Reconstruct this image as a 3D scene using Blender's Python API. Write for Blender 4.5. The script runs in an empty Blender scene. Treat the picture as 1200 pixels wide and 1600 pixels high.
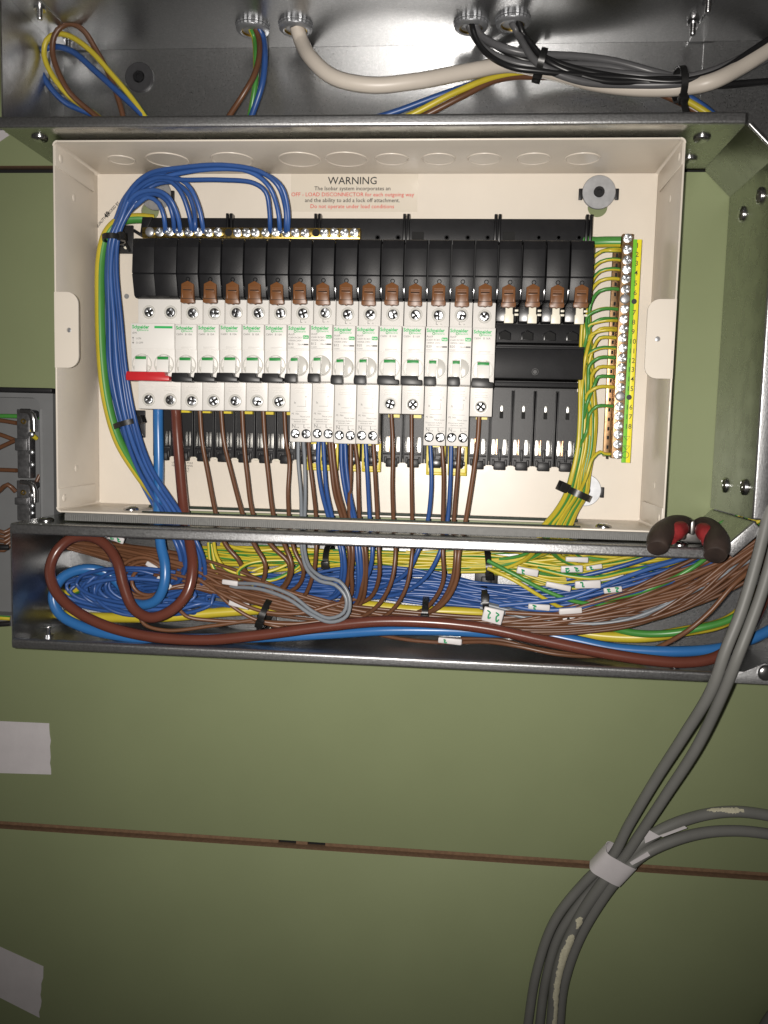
import bpy, bmesh, math, random
from mathutils import Vector, Matrix
from mathutils.geometry import tessellate_polygon
random.seed(7)
RNG = random.Random(11)
scene = bpy.context.scene
col = scene.collection
S = 0.001                      # everything below is written in millimetres
DW = 718.0                     # camera distance from the wall
F = 1290.0                     # focal length in photo pixels (1200 wide)
YAW, PIT, ROL = 8.41e-2, 9.18e-2, 2.55e-2

# ------------------------------------------------------------------ camera
def camrot():
    cy, sy = math.cos(YAW), math.sin(YAW); cp, sp = math.cos(PIT), math.sin(PIT); cr, sr = math.cos(ROL), math.sin(ROL)
    B = Matrix(((1,0,0),(0,0,-1),(0,1,0)))
    Ry = Matrix(((cy,0,sy),(0,1,0),(-sy,0,cy))); Rx = Matrix(((1,0,0),(0,cp,-sp),(0,sp,cp))); Rz = Matrix(((cr,-sr,0),(sr,cr,0),(0,0,1)))
    return Rz @ Rx @ Ry @ B
RC = camrot(); RT = RC.transposed()
cam = bpy.data.cameras.new('camera'); camo = bpy.data.objects.new('camera', cam); col.objects.link(camo)
cam.sensor_fit = 'HORIZONTAL'; cam.sensor_width = 36.0; cam.lens = F/1200.0*36.0
cam.clip_start = 0.01; cam.clip_end = 50
m = Matrix.Identity(4)
for r in range(3):
    m[r][0] = RC[0][r]; m[r][1] = -RC[1][r]; m[r][2] = -RC[2][r]
m[0][3], m[1][3], m[2][3] = 0.0, -DW*S, 0.0
camo.matrix_world = m
scene.camera = camo
scene.render.resolution_x = 768; scene.render.resolution_y = 1024

# ------------------------------------------------------------------ world + phone flash
w = bpy.data.worlds.new('World'); scene.world = w; w.use_nodes = True
bg = w.node_tree.nodes['Background']; bg.inputs[0].default_value = (1.0, 0.93, 0.84, 1); bg.inputs[1].default_value = 0.034
fl = bpy.data.lights.new('phone_flash', 'SPOT'); flo = bpy.data.objects.new('phone_flash', fl); col.objects.link(flo)
fl.energy = 22.5; fl.color = (1.0, 0.95, 0.89); fl.spot_size = math.radians(101); fl.spot_blend = 1.0; fl.shadow_soft_size = 0.004
mf = m.copy(); off = RT @ Vector((-15.0, -5.0, 0.0))
mf[0][3] += off.x*S; mf[1][3] += off.y*S; mf[2][3] += off.z*S
# the LED points a touch higher than the lens
flo.matrix_world = mf @ Matrix.Rotation(math.radians(5.0), 4, 'X')
vs = scene.view_settings
vs.view_transform = 'Standard'; vs.look = 'None'; vs.exposure = 0.0; vs.gamma = 1.0; vs.use_curve_mapping = False
scene.render.engine = 'CYCLES'

# ------------------------------------------------------------------ photo pixel -> millimetres at a real depth
def ray(u, v): return RT @ Vector(((u-600)/F, (v-800)/F, 1.0))
def P(u, v, h):                # h = height off the wall
    d = ray(u, v); t = (DW-h)/d.y
    return (d.x*t, h, d.z*t)
def PZ(u, v, z):
    d = ray(u, v); t = z/d.z
    return (d.x*t, DW-d.y*t, z)
def PX(u, v, x):
    d = ray(u, v); t = x/d.x
    return (x, DW-d.y*t, d.z*t)

# ------------------------------------------------------------------ materials
MATS = {}
def mat(name, c, rough=0.5, metal=0.0, var=0.0, scale=60.0, bump=0.0, bscale=400.0, spec=0.5, rvar=0.0, coat=0.0, c2=None, thr=0.55, stretch=None, wear=None):
    m = bpy.data.materials.new(name); m.use_nodes = True
    nt = m.node_tree; N = nt.nodes; L = nt.links
    b = N['Principled BSDF']
    b.inputs['Base Color'].default_value = (*c, 1); b.inputs['Roughness'].default_value = rough
    b.inputs['Metallic'].default_value = metal; b.inputs['Specular IOR Level'].default_value = spec
    if coat: b.inputs['Coat Weight'].default_value = coat; b.inputs['Coat Roughness'].default_value = 0.15
    tc = N.new('ShaderNodeTexCoord'); vec = tc.outputs['Object']
    if stretch:
        mp = N.new('ShaderNodeMapping'); mp.inputs['Scale'].default_value = stretch
        L.new(vec, mp.inputs['Vector']); vec = mp.outputs['Vector']
    def noise(sc, det=4.0, rg=0.55):
        n = N.new('ShaderNodeTexNoise'); n.inputs['Scale'].default_value = sc; n.inputs['Detail'].default_value = det
        n.inputs['Roughness'].default_value = rg; L.new(vec, n.inputs['Vector']); return n.outputs['Fac']
    cout = None
    if var:
        n = noise(scale); mr = N.new('ShaderNodeMapRange'); mr.inputs['From Min'].default_value = 0.25; mr.inputs['From Max'].default_value = 0.75
        mr.inputs['To Min'].default_value = 1-var; mr.inputs['To Max'].default_value = 1+var*0.6; L.new(n, mr.inputs['Value'])
        mx = N.new('ShaderNodeMix'); mx.data_type = 'RGBA'; mx.blend_type = 'MULTIPLY'; mx.inputs['Factor'].default_value = 1
        mx.inputs['A'].default_value = (*c, 1); L.new(mr.outputs['Result'], mx.inputs['B']); cout = mx.outputs['Result']
    if c2:
        n = noise(scale*0.7, 6.0, 0.65); rp = N.new('ShaderNodeValToRGB'); rp.color_ramp.elements[0].position = thr; rp.color_ramp.elements[1].position = thr+0.06
        L.new(n, rp.inputs['Fac']); mx = N.new('ShaderNodeMix'); mx.data_type = 'RGBA'
        L.new(rp.outputs['Color'], mx.inputs['Factor'])
        if cout: L.new(cout, mx.inputs['A'])
        else: mx.inputs['A'].default_value = (*c, 1)
        mx.inputs['B'].default_value = (*c2, 1); cout = mx.outputs['Result']
    if cout: L.new(cout, b.inputs['Base Color'])
    if rvar:
        n = noise(scale*1.7); mr = N.new('ShaderNodeMapRange'); mr.inputs['From Min'].default_value = 0.25; mr.inputs['From Max'].default_value = 0.75
        mr.inputs['To Min'].default_value = max(0.05, rough-rvar); mr.inputs['To Max'].default_value = min(1, rough+rvar); L.new(n, mr.inputs['Value'])
        L.new(mr.outputs['Result'], b.inputs['Roughness'])
    if bump:
        n = noise(bscale, 3.0); bp = N.new('ShaderNodeBump'); bp.inputs['Strength'].default_value = bump; bp.inputs['Distance'].default_value = 0.0006
        L.new(n, bp.inputs['Height']); L.new(bp.outputs['Normal'], b.inputs['Normal'])
    MATS[name] = m
    return m
mat('wall_green', (0.246, 0.282, 0.152), 0.42, var=0.06, scale=9, bump=0.10, bscale=900, spec=0.3, rvar=0.06)
mat('mdf_edge', (0.20, 0.12, 0.068), 0.85, var=0.25, scale=300, bump=0.3)
mat('void', (0.01, 0.01, 0.01), 0.9)
mat('cream', (0.71, 0.648, 0.565), 0.34, var=0.035, scale=25, bump=0.06, bscale=1500, spec=0.5, rvar=0.05)
mat('galv', (0.46, 0.465, 0.47), 0.34, metal=1.0, var=0.08, scale=620, rvar=0.10, bump=0.05, bscale=700, c2=(0.50, 0.50, 0.505), thr=0.52)
mat('galv_lip', (0.60, 0.605, 0.615), 0.41, metal=1.0, var=0.22, scale=520, rvar=0.08, bump=0.22, bscale=900)  # lighter than galv: the flash brightness on the lips is put into the colour
mat('galv_side', (0.46, 0.47, 0.45), 0.26, metal=1.0, var=0.10, scale=40, rvar=0.07, bump=0.02)
mat('steel', (0.62, 0.62, 0.63), 0.22, metal=1.0, var=0.1, scale=300)
mat('zinc', (0.70, 0.72, 0.75), 0.36, metal=1.0, var=0.15, scale=500)
mat('washer', (0.45, 0.46, 0.48), 0.45, metal=0.8, var=0.15, scale=200)
mat('dark_washer', (0.07, 0.07, 0.075), 0.5, metal=0.5, var=0.2, scale=200)
mat('brass', (0.62, 0.44, 0.13), 0.30, metal=1.0, var=0.2, scale=250, rvar=0.1)
mat('copper_brass', (0.42, 0.27, 0.15), 0.42, metal=1.0, var=0.2, scale=250, rvar=0.1)
mat('contact', (0.85, 0.84, 0.80), 0.30, metal=1.0, var=0.2, scale=300)
mat('copper', (0.80, 0.42, 0.22), 0.3, metal=1.0)
mat('black', (0.012, 0.012, 0.0135), 0.42, var=0.25, scale=120, bump=0.12, bscale=1800, spec=0.35)
mat('black_gloss', (0.008, 0.008, 0.009), 0.28, var=0.2, scale=120, spec=0.5)
mat('tie_black', (0.012, 0.012, 0.012), 0.35, bump=0.1, bscale=1500)
mat('clip_brown', (0.165, 0.066, 0.022), 0.38, var=0.12, scale=200, bump=0.05)
mat('breaker', (0.70, 0.68, 0.65), 0.38, var=0.03, scale=120, spec=0.45)
mat('breaker_label', (0.72, 0.70, 0.67), 0.45, var=0.02, scale=100)
mat('rocker', (0.74, 0.73, 0.70), 0.22, spec=0.5)
mat('dial', (0.52, 0.51, 0.475), 0.25, spec=0.5)
mat('lever_black', (0.010, 0.010, 0.011), 0.42, var=0.2, scale=200)
mat('lever_red', (0.50, 0.022, 0.028), 0.33, var=0.08, scale=150)
mat('flag_green', (0.02, 0.24, 0.05), 0.4)
mat('print_green', (0.02, 0.40, 0.10), 0.5)
mat('print_black', (0.02, 0.02, 0.02), 0.5)
mat('print_grey', (0.10, 0.098, 0.095), 0.5)
mat('print_red', (0.62, 0.07, 0.055), 0.5)
mat('sticker', (0.66, 0.60, 0.51), 0.25, spec=0.6)
mat('ivory', (0.78, 0.74, 0.62), 0.4, var=0.04)
mat('latch_yellow', (0.62, 0.50, 0.03), 0.4, var=0.08, scale=150)
mat('strip_green', (0.17, 0.52, 0.03), 0.45)
mat('strip_yellow', (0.80, 0.70, 0.02), 0.45)
mat('w_brown', (0.122, 0.054, 0.027), 0.36, var=0.12, scale=70, bump=0.04, bscale=500)
mat('w_brown2', (0.150, 0.066, 0.032), 0.40, var=0.12, scale=70, bump=0.04, bscale=500)
mat('w_thickbrown', (0.118, 0.036, 0.024), 0.27, var=0.10, scale=50, bump=0.05, bscale=300)
mat('w_blue', (0.026, 0.078, 0.255), 0.36, var=0.12, scale=70, bump=0.04, bscale=500)
mat('w_blue2', (0.036, 0.100, 0.31), 0.36, var=0.12, scale=70, bump=0.04, bscale=500)
mat('w_thickblue', (0.028, 0.135, 0.36), 0.30, var=0.08, scale=50, bump=0.05, bscale=300)
mat('w_green', (0.060, 0.240, 0.045), 0.36, var=0.1, scale=70)
mat('w_yellow', (0.53, 0.43, 0.035), 0.36, var=0.1, scale=70)
mat('w_grey', (0.20, 0.22, 0.245), 0.36, var=0.08, scale=70)
mat('w_black', (0.014, 0.014, 0.015), 0.33, var=0.15, scale=70)
mat('w_darkgrey', (0.105, 0.105, 0.11), 0.35, var=0.12, scale=70)
mat('w_white', (0.62, 0.56, 0.49), 0.40, var=0.05, scale=40, bump=0.05, bscale=200)
mat('sheath_grey', (0.175, 0.175, 0.165), 0.50, var=0.12, scale=30, bump=0.10, bscale=250)
mat('sheath_scuffed', (0.155, 0.155, 0.145), 0.50, var=0.12, scale=30, bump=0.10, bscale=250, c2=(0.60, 0.57, 0.44), thr=0.56, stretch=(3, 3, 0.8))
mat('paint_scuff', (0.62, 0.59, 0.44), 0.7, var=0.2, scale=400, bump=0.5, bscale=700)
mat('tape', (0.60, 0.57, 0.585), 0.6, var=0.06, scale=60, bump=0.12, bscale=300)
mat('marker_white', (0.60, 0.58, 0.58), 0.45, var=0.04)
mat('marker_green', (0.0, 0.26, 0.09), 0.5)
mat('edging', (0.16, 0.16, 0.155), 0.6, var=0.15, scale=300)
mat('edging_dark', (0.02, 0.032, 0.022), 0.6, var=0.4, scale=300, bump=0.6, bscale=700)
mat('box_grey', (0.21, 0.215, 0.22), 0.40, var=0.06, scale=40, metal=0.2, rvar=0.05)
mat('clamp_dark', (0.26, 0.26, 0.27), 0.38, metal=0.85, var=0.35, scale=200, rvar=.12)
mat('plier_black', (0.040, 0.027, 0.022), 0.55, var=0.4, scale=90, bump=0.3, bscale=400)
mat('plier_red', (0.24, 0.020, 0.022), 0.5, var=0.45, scale=120, bump=0.25, bscale=500)
mat('plier_steel', (0.30, 0.29, 0.28), 0.4, metal=1.0, var=0.3, scale=200)

# ------------------------------------------------------------------ mesh builder (mm in, metres out)
ORG = {}                                    # absolute origin in mm of each object
def W(p): return Vector((p[0], -p[1], p[2]))
class MB:
    def __init__(s): s.bm = bmesh.new(); s.mi = 0
    def _fin(s, verts, faces, bev, seg=2):
        for f in faces: f.material_index = s.mi
        if bev:
            es = list({e for f in faces for e in f.edges})
            r = bmesh.ops.bevel(s.bm, geom=es, offset=bev, segments=seg, profile=0.5, affect='EDGES', clamp_overlap=True)
            for f in r['faces']: f.material_index = s.mi
    def sweep(s, pts, vec, bev=0, seg=2):   # closed outline (x,h,z) pushed along vec
        a = [s.bm.verts.new(W(p)) for p in pts]; v = W(vec)
        b = [s.bm.verts.new(x.co + v) for x in a]; n = len(a)
        fs = [s.bm.faces.new(a), s.bm.faces.new(list(reversed(b)))]
        for i in range(n): fs.append(s.bm.faces.new((a[i], b[i], b[(i+1) % n], a[(i+1) % n])))
        bmesh.ops.recalc_face_normals(s.bm, faces=fs)
        s._fin(a+b, fs, bev, seg); return s
    def box(s, x0, x1, z0, z1, h0, h1, bev=0, seg=2):
        return s.sweep([(x0,h0,z0),(x1,h0,z0),(x1,h0,z1),(x0,h0,z1)], (0,h1-h0,0), bev, seg)
    def prism(s, poly, h0, h1, bev=0, seg=2): return s.sweep([(x,h0,z) for x, z in poly], (0,h1-h0,0), bev, seg)
    def profx(s, poly, x0, x1, bev=0, seg=2): return s.sweep([(x0,h,z) for h, z in poly], (x1-x0,0,0), bev, seg)
    def profz(s, poly, z0, z1, bev=0, seg=2): return s.sweep([(x,h,z0) for x, h in poly], (0,0,z1-z0), bev, seg)
    def lathe(s, c, axis, prof, n=24):      # prof = [(radius, along axis)]
        ax = W(axis).normalized(); t = ax.orthogonal().normalized(); q = ax.cross(t); c = W(c)
        rings = []
        for r, d in prof:
            if r < 1e-6: rings.append([s.bm.verts.new(c+ax*d)])
            else: rings.append([s.bm.verts.new(c+ax*d+(t*math.cos(2*math.pi*i/n)+q*math.sin(2*math.pi*i/n))*r) for i in range(n)])
        fs = []
        for A, B in zip(rings, rings[1:]):
            for i in range(n):
                j = (i+1) % n
                if len(A) == 1 and len(B) == 1: continue
                if len(A) == 1: fs.append(s.bm.faces.new((A[0], B[j], B[i])))
                elif len(B) == 1: fs.append(s.bm.faces.new((A[i], A[j], B[0])))
                else: fs.append(s.bm.faces.new((A[i], A[j], B[j], B[i])))
        bmesh.ops.recalc_face_normals(s.bm, faces=fs)
        for f in fs: f.material_index = s.mi
        return s
    def torus(s, c, axis, R, r, n=28, k=6):
        prof = [(R+r*math.cos(2*math.pi*i/k), r*math.sin(2*math.pi*i/k)) for i in range(k+1)]
        return s.lathe(c, axis, prof, n)
    def dome(s, c, axis, r, hgt, n=20, rim=0.0):
        prof = [(r, 0)] + ([(r, rim)] if rim else [])
        for i in range(1, 6):
            a = i/5*math.pi/2; prof.append((r*math.cos(a) if i < 5 else 0, rim+hgt*math.sin(a)))
        return s.lathe(c, axis, prof, n)
    def tube(s, pts, r, k=10, mis=None, twist=0.0, phase=0.0, flat=None, caps=True, face=None):
        pts = [W(p) for p in pts]; n = len(pts)
        rad = r if isinstance(r, (list, tuple)) else [r]*n
        tang = []
        for i in range(n):
            d = pts[min(i+1, n-1)]-pts[max(i-1, 0)]; tang.append(d.normalized() if d.length > 1e-9 else Vector((0,0,1)))
        up = tang[0].orthogonal().normalized(); rings = []
        if face is not None:                # turn the stripe: 0 = yellow side away from the wall at mid length
            u2 = up
            for i in range(n//2+1):
                u2 = u2-tang[i]*u2.dot(tang[i]); u2 = u2.normalized() if u2.length > 1e-6 else tang[i].orthogonal().normalized()
            b2 = tang[n//2].cross(u2); nn = Vector((0,-1,0)); phase = math.atan2(b2.dot(nn), u2.dot(nn))+face-3.5/12*2*math.pi-twist*(n//2)
        for i in range(n):
            up = up - tang[i]*up.dot(tang[i])
            up = up.normalized() if up.length > 1e-6 else tang[i].orthogonal().normalized()
            bi = tang[i].cross(up)
            ring = []
            for j in range(k):
                a = 2*math.pi*j/k + phase + twist*i
                ring.append(s.bm.verts.new(pts[i]+(up*math.cos(a)+bi*math.sin(a)*(flat or 1))*rad[i]))
            rings.append(ring)
        fs = []
        for i in range(n-1):
            for j in range(k):
                f = s.bm.faces.new((rings[i][j], rings[i][(j+1) % k], rings[i+1][(j+1) % k], rings[i+1][j]))
                f.material_index = mis[j] if mis else s.mi; fs.append(f)
        if caps:
            fs.append(s.bm.faces.new(list(reversed(rings[0])))); fs.append(s.bm.faces.new(rings[-1]))
        return s
    def holed(s, outer, holes, h0, h1):     # flat plate with openings, outline in (x,z)
        loops = [outer]+holes
        idx = tessellate_polygon([[Vector((x, z, 0)) for x, z in lp] for lp in loops])
        flat = [p for lp in loops for p in lp]
        A = [s.bm.verts.new(W((x,h0,z))) for x, z in flat]; B = [s.bm.verts.new(W((x,h1,z))) for x, z in flat]
        fs = []
        for t in idx:
            try: fs.append(s.bm.faces.new([A[i] for i in t])); fs.append(s.bm.faces.new([B[i] for i in reversed(t)]))
            except ValueError: pass
        o = 0
        for lp in loops:
            n = len(lp)
            for i in range(n):
                a, b = o+i, o+(i+1) % n; fs.append(s.bm.faces.new((A[a], A[b], B[b], B[a])))
            o += n
        bmesh.ops.recalc_face_normals(s.bm, faces=fs)
        for f in fs: f.material_index = s.mi
        return s
    def mesh(s, name, mats, org=(0,0,0), smooth=35):
        o = W(org)
        for v in s.bm.verts: v.co = (v.co-o)*S
        me = bpy.data.meshes.new(name); s.bm.to_mesh(me); s.bm.free()
        for mm in (mats if isinstance(mats, (list, tuple)) else [mats]): me.materials.append(MATS[mm])
        if smooth:
            me.polygons.foreach_set('use_smooth', [True]*len(me.polygons)); me.set_sharp_from_angle(angle=math.radians(smooth))
        return me
    def bounds(s):
        xs = [v.co for v in s.bm.verts]
        return (min(v.x for v in xs), max(v.x for v in xs), min(-v.y for v in xs), max(-v.y for v in xs), min(v.z for v in xs), max(v.z for v in xs))
    def build(s, name, mats, parent=None, label=None, cat=None, group=None, kind=None, smooth=35):
        if parent is not None: org = ORG[parent]
        else:
            b = s.bounds(); org = ((b[0]+b[1])/2, b[2], b[4])
        o = bpy.data.objects.new(name, s.mesh(name, mats, org, smooth)); col.objects.link(o)
        if parent is not None: o.parent = parent
        else: o.location = W(org)*S
        ORG[o] = org
        return tag(o, label, cat, group, kind)
def tag(o, label=None, cat=None, group=None, kind=None):
    if label: o['label'] = label
    if cat: o['category'] = cat
    if group: o['group'] = group
    if kind: o['kind'] = kind
    return o
def thing(name, org, label=None, cat=None, group=None, kind=None):
    o = bpy.data.objects.new(name, None); o.empty_display_size = 0.01; col.objects.link(o)
    o.location = W(org)*S; ORG[o] = org
    return tag(o, label, cat, group, kind)
def inst(name, me, pos, parent, rot=None, label=None):     # a part that shares its mesh
    o = bpy.data.objects.new(name, me); col.objects.link(o); o.parent = parent
    p = ORG[parent]; o.location = (W(pos)-W(p))*S
    if rot is not None: o.rotation_euler = rot
    ORG[o] = pos
    if label: o['label'] = label
    return o
def circ(x, z, r, n=24): return [(x+r*math.cos(2*math.pi*i/n), z+r*math.sin(2*math.pi*i/n)) for i in range(n)]
def rrect(x0, x1, z0, z1, r, n=5):
    out = []
    for cx, cz, a0 in ((x1-r, z1-r, 0), (x0+r, z1-r, 90), (x0+r, z0+r, 180), (x1-r, z0+r, 270)):
        for i in range(n+1):
            a = math.radians(a0+90*i/n); out.append((cx+r*math.cos(a), cz+r*math.sin(a)))
    return out
def spline(pts, step=3.5):
    pts = [Vector(p) for p in pts]
    if len(pts) == 2: pts = [pts[0], pts[0].lerp(pts[1], .5), pts[1]]
    q = [pts[0]*2-pts[1]]+pts+[pts[-1]*2-pts[-2]]; out = []
    for i in range(1, len(q)-2):
        p0, p1, p2, p3 = q[i-1], q[i], q[i+1], q[i+2]
        t0 = 0; t1 = t0+max(1e-3, (p1-p0).length)**.5; t2 = t1+max(1e-3, (p2-p1).length)**.5; t3 = t2+max(1e-3, (p3-p2).length)**.5
        n = max(2, int((p2-p1).length/step))
        for k in range(n):
            t = t1+(t2-t1)*k/n
            A1 = p0*((t1-t)/(t1-t0))+p1*((t-t0)/(t1-t0)); A2 = p1*((t2-t)/(t2-t1))+p2*((t-t1)/(t2-t1)); A3 = p2*((t3-t)/(t3-t2))+p3*((t-t2)/(t3-t2))
            B1 = A1*((t2-t)/(t2-t0))+A2*((t-t0)/(t2-t0)); B2 = A2*((t3-t)/(t3-t1))+A3*((t-t1)/(t3-t1))
            out.append(B1*((t2-t)/(t2-t1))+B2*((t-t1)/(t2-t1)))
    out.append(pts[-1]); return out
EARTH = ['w_yellow', 'w_green']
def wire_mb(mb, path, c, r, k=10, step=3.5, phase=None, tw=None):
    sp = spline(path, step)
    if c == 'earth':
        ph = RNG.gauss(0, 1.6) if phase is None else phase
        mb.tube(sp, r, 12, [0]*7+[1]*5, twist=(RNG.choice((-1, 1))*RNG.uniform(.006, .022) if tw is None else tw), face=ph); return EARTH
    mb.tube(sp, r, k); return [c]
def wire(name, pts, c, r, label, group=None, cat='wire', mm=False, step=3.5, phase=None, tw=None):
    path = pts if mm else [P(*p) for p in pts]
    mb = MB(); ms = wire_mb(mb, path, c, r, step=step, phase=phase, tw=tw)
    return mb.build(name, ms, None, label, cat, group, smooth=60)
TXT = {}
def text_mesh(s, size, mt, align='LEFT', bold=0.0, xs=1.0):
    key = (s, size, mt, align, bold, xs)
    if key in TXT: return TXT[key]
    cu = bpy.data.curves.new('t', 'FONT'); cu.body = s; cu.size = size*S; cu.align_x = align; cu.resolution_u = 2; cu.offset = bold*S; cu.space_line = 1.0
    o = bpy.data.objects.new('t', cu); col.objects.link(o)
    dg = bpy.context.evaluated_depsgraph_get(); me = bpy.data.meshes.new_from_object(o.evaluated_get(dg))
    me.transform(Matrix.Diagonal((xs, 1, 1, 1))); me.transform(Matrix.Rotation(math.pi/2, 4, 'X')); me.materials.clear(); me.materials.append(MATS[mt])
    bpy.data.objects.remove(o); bpy.data.curves.remove(cu); TXT[key] = me
    return me
def text(s, pos, size, mt, parent, align='LEFT', bold=0.0, xs=1.0, ang=0.0, name='printed_text'):
    return inst(name, text_mesh(s, size, mt, align, bold, xs), pos, parent, (0, -ang, 0) if ang else None)

# shared screw meshes: pan head with a real cross recess (axis towards the viewer)
def screw_mesh(name, r, mt, hd=1.6, slot=0.32):
    b = MB(); b.lathe((0,0,0), (0,1,0), [(r, -2.0), (r, 0.25), (r*.86, 0.5), (0, 0.5)], 20)
    for q in range(4):
        a0 = q*math.pi/2; wv = slot*r*.5; L_ = r*.62
        pts = [(wv, wv)]
        pts += [(max(wv, r*.97*math.cos(math.radians(t))), max(wv, r*.97*math.sin(math.radians(t)))) for t in (17, 35, 55, 73)]
        pts = [(x*math.cos(a0)-z*math.sin(a0), x*math.sin(a0)+z*math.cos(a0)) for x, z in pts]
        b.prism(pts, 0.4, hd, bev=r*.10, seg=2)
    return b.mesh(name, mt)
SCREW = screw_mesh('terminal_screw', 3.6, 'zinc', 1.2, .2); SCREW_S = screw_mesh('small_screw', 3.3, 'zinc', 1.2, .2)
SCREW_BAR = screw_mesh('bar_screw', 3.5, 'zinc', 2.2)
def pan_screw(r, mt='steel'):               # large domed mushroom screw
    b = MB(); b.dome((0,0,0), (0,1,0), r, r*.42, 24, 0.8)
    b.box(-r*.62, r*.62, -r*.09, r*.09, r*.33, r*.50); b.box(-r*.09, r*.09, -r*.62, r*.62, r*.335, r*.505)
    return b.mesh('mushroom_screw', mt)
MUSH = pan_screw(6.2)

# ================================================================== WALL
wall = thing('wall', (0,-14,-375), kind='structure')
b = MB(); b.box(-900, 900, -900, 900, -30, -26); b.build('backing', 'void', wall)
zj1 = P(40, 259, 0)[2]; zj1b = P(40, 270, 0)[2]; zj2 = P(600, 1323.5, 0)[2]; zj2b = P(600, 1335.5, 0)[2]
for z0, z1 in ((zj1, 900), (zj2, zj1b), (-900, zj2b)):
    b = MB(); b.box(-900, 900, z0, z1, -11, 0, bev=.4)
    for f in b.bm.faces:
        f.material_index = 1 if abs(f.normal.z) > .9 else 0
    b.build('panel', ['wall_green', 'mdf_edge'], wall)
# pale sealant bead low in the lower joint, interrupted twice
for x0, x1 in ((-900, P(432,1315,0)[0]), (P(460,1317,0)[0], P(478,1319,0)[0]), (P(506,1321,0)[0], 900)):
    b = MB(); b.box(x0, x1, zj2b-1.0, zj2-.05, -24, -8.5, bev=.2); b.build('joint_strip', 'mdf_edge', wall)

# tape pieces on the wall
def tape_piece(corners, label, n=9):
    b = MB(); q = [P(u, v, .3) for u, v in corners]
    poly = []
    for i in range(4):
        a, c = Vector(q[i]), Vector(q[(i+1) % 4])
        for k in range(n):
            t = k/n; p = a.lerp(c, t)
            if i == 1 and k: p.x += RNG.uniform(-1.1, 1.1)
            poly.append((p.x, p.z))
    b.prism(poly, .15, .6); b.build('tape_strip', 'tape', None, label, 'tape', 'torn masking tape on the wall')
tape_piece(((-60,1124),(77,1130),(80,1210),(-60,1206)), 'torn pale tape end stuck level on the wall, below the trunking')
tape_piece(((-60,1452),(68,1510),(62,1590),(-60,1528)), 'torn pale tape end stuck aslant on the wall, lowest on the left')
tape_piece(((-60,190),(2,200),(15,211),(-60,262)), 'corner of pale tape on the wall under the upper trunking')

# ================================================================== CREAM ENCLOSURE
EX0, EX1, EZ0, EZ1, EH0, EH1 = -317.5, 158.9, -67.6, 220.6, 5.5, 83.0
T = 1.5
enc = thing('metal_enclosure', ((EX0+EX1)/2, 2, EZ0), 'open cream metal distribution board enclosure between the trunking runs', 'enclosure')
key = [P(238, 322, EH0), P(936, 316, EH0), P(917, 760, EH0)]
b = MB()
b.holed([(EX0+T+.05, EZ0+T+.05), (EX1-T-.05, EZ0+T+.05), (EX1-T-.05, EZ1-T-.05), (EX0+T+.05, EZ1-T-.05)], [circ(key[0][0]-2, key[0][2]-4, 8), circ(key[1][0]-1, key[1][2]-4, 8), circ(key[2][0]-4, key[2][2]-6, 8)], EH0-2, EH0)
b.build('back_panel', 'cream', enc)
SL0, SL1 = -250.0, 98.0                     # cable slot in the bottom wall
SH0, SH1 = 34.0, 74.0
tw = MB(); tw.box(EX0+4, EX1-4, EZ1-T, EZ1, EH0-2, EH1, bev=.5); topw = tw.build('side_wall', 'cream', enc)
bw = MB()
bw.box(EX0+4, SL0, EZ0, EZ0+T, EH0-2, EH1, bev=.4); bw.box(SL1, EX1-4, EZ0, EZ0+T, EH0-2, EH1, bev=.4)
bw.box(SL0-.5, SL1+.5, EZ0, EZ0+T-.02, EH0-2, SH0, bev=.3); bw.box(SL0-.5, SL1+.5, EZ0, EZ0+T-.02, SH1, EH1-.02, bev=.4)
botw = bw.build('side_wall', 'cream', enc)
lw = MB(); lw.box(EX0, EX0+T, EZ0+2, EZ1-3, EH0-2, EH1-.6, bev=.5); leftw = lw.build('side_wall', 'cream', enc)
rw = MB(); rw.box(EX1-T, EX1, EZ0+2, EZ1-3, EH0-2, EH1-.6, bev=.5); rightw = rw.build('side_wall', 'cream', enc)
# rounded corner posts, folded flanges, rim beads
for sx, X, wl in ((1, EX0, leftw), (-1, EX1, rightw)):
    for sz, Z in ((-1, EZ1), (1, EZ0)):
        b = MB(); pr = [(X+sx*(4.05-4.05*math.cos(math.radians(a))), Z+sz*(4.05-4.05*math.sin(math.radians(a)))) for a in range(0, 91, 15)]
        pr2 = [(X+sx*(4.05-2.6*math.cos(math.radians(a))), Z+sz*(4.05-2.6*math.sin(math.radians(a)))) for a in range(90, -1, -15)]
        b.prism(pr+pr2, EH0-2, EH1-.1); b.build('corner_bend', 'cream', wl)
        b = MB(); z0, z1 = sorted((Z+sz*3.0, Z+sz*19.0)); x0, x1 = sorted((X+sx*T, X+sx*(T+.9)))
        b.box(x0, x1, z0, z1, EH0+8, EH1-.3, bev=.35); fl_ = b.build('fold_flange', 'cream', wl)
        b = MB(); b.dome((X+sx*(T+.85), EH1-9, Z+sz*11), (sx,0,0), 3.2, 1.1); b.build('dimple', 'cream', wl)
        b = MB(); b.dome((X+sx*T, EH1-33, Z+sz*34), (sx,0,0), 3.0, .8); b.build('dimple', 'cream', wl)
# knock-outs on the top wall
for u, rr in ((182, 10.5), (255, 16.5), (358, 16.5), (465, 16.5), (539, 16.5), (611, 13), (685, 13), (757, 13), (835, 13), (912, 13)):
    c = PZ(u, 243, EZ1-T)
    b = MB(); b.torus((c[0], 42, EZ1-T), (0,0,1), rr, .75, 36, 8); k = b.build('knockout', 'cream', topw)
    b = MB(); b.lathe((c[0], 42, EZ1-T-.02), (0,0,-1), [(rr-.7, 0), (rr-.8, .35), (0, .35)], 36); b.build('knockout_disc', 'cream', k)
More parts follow.
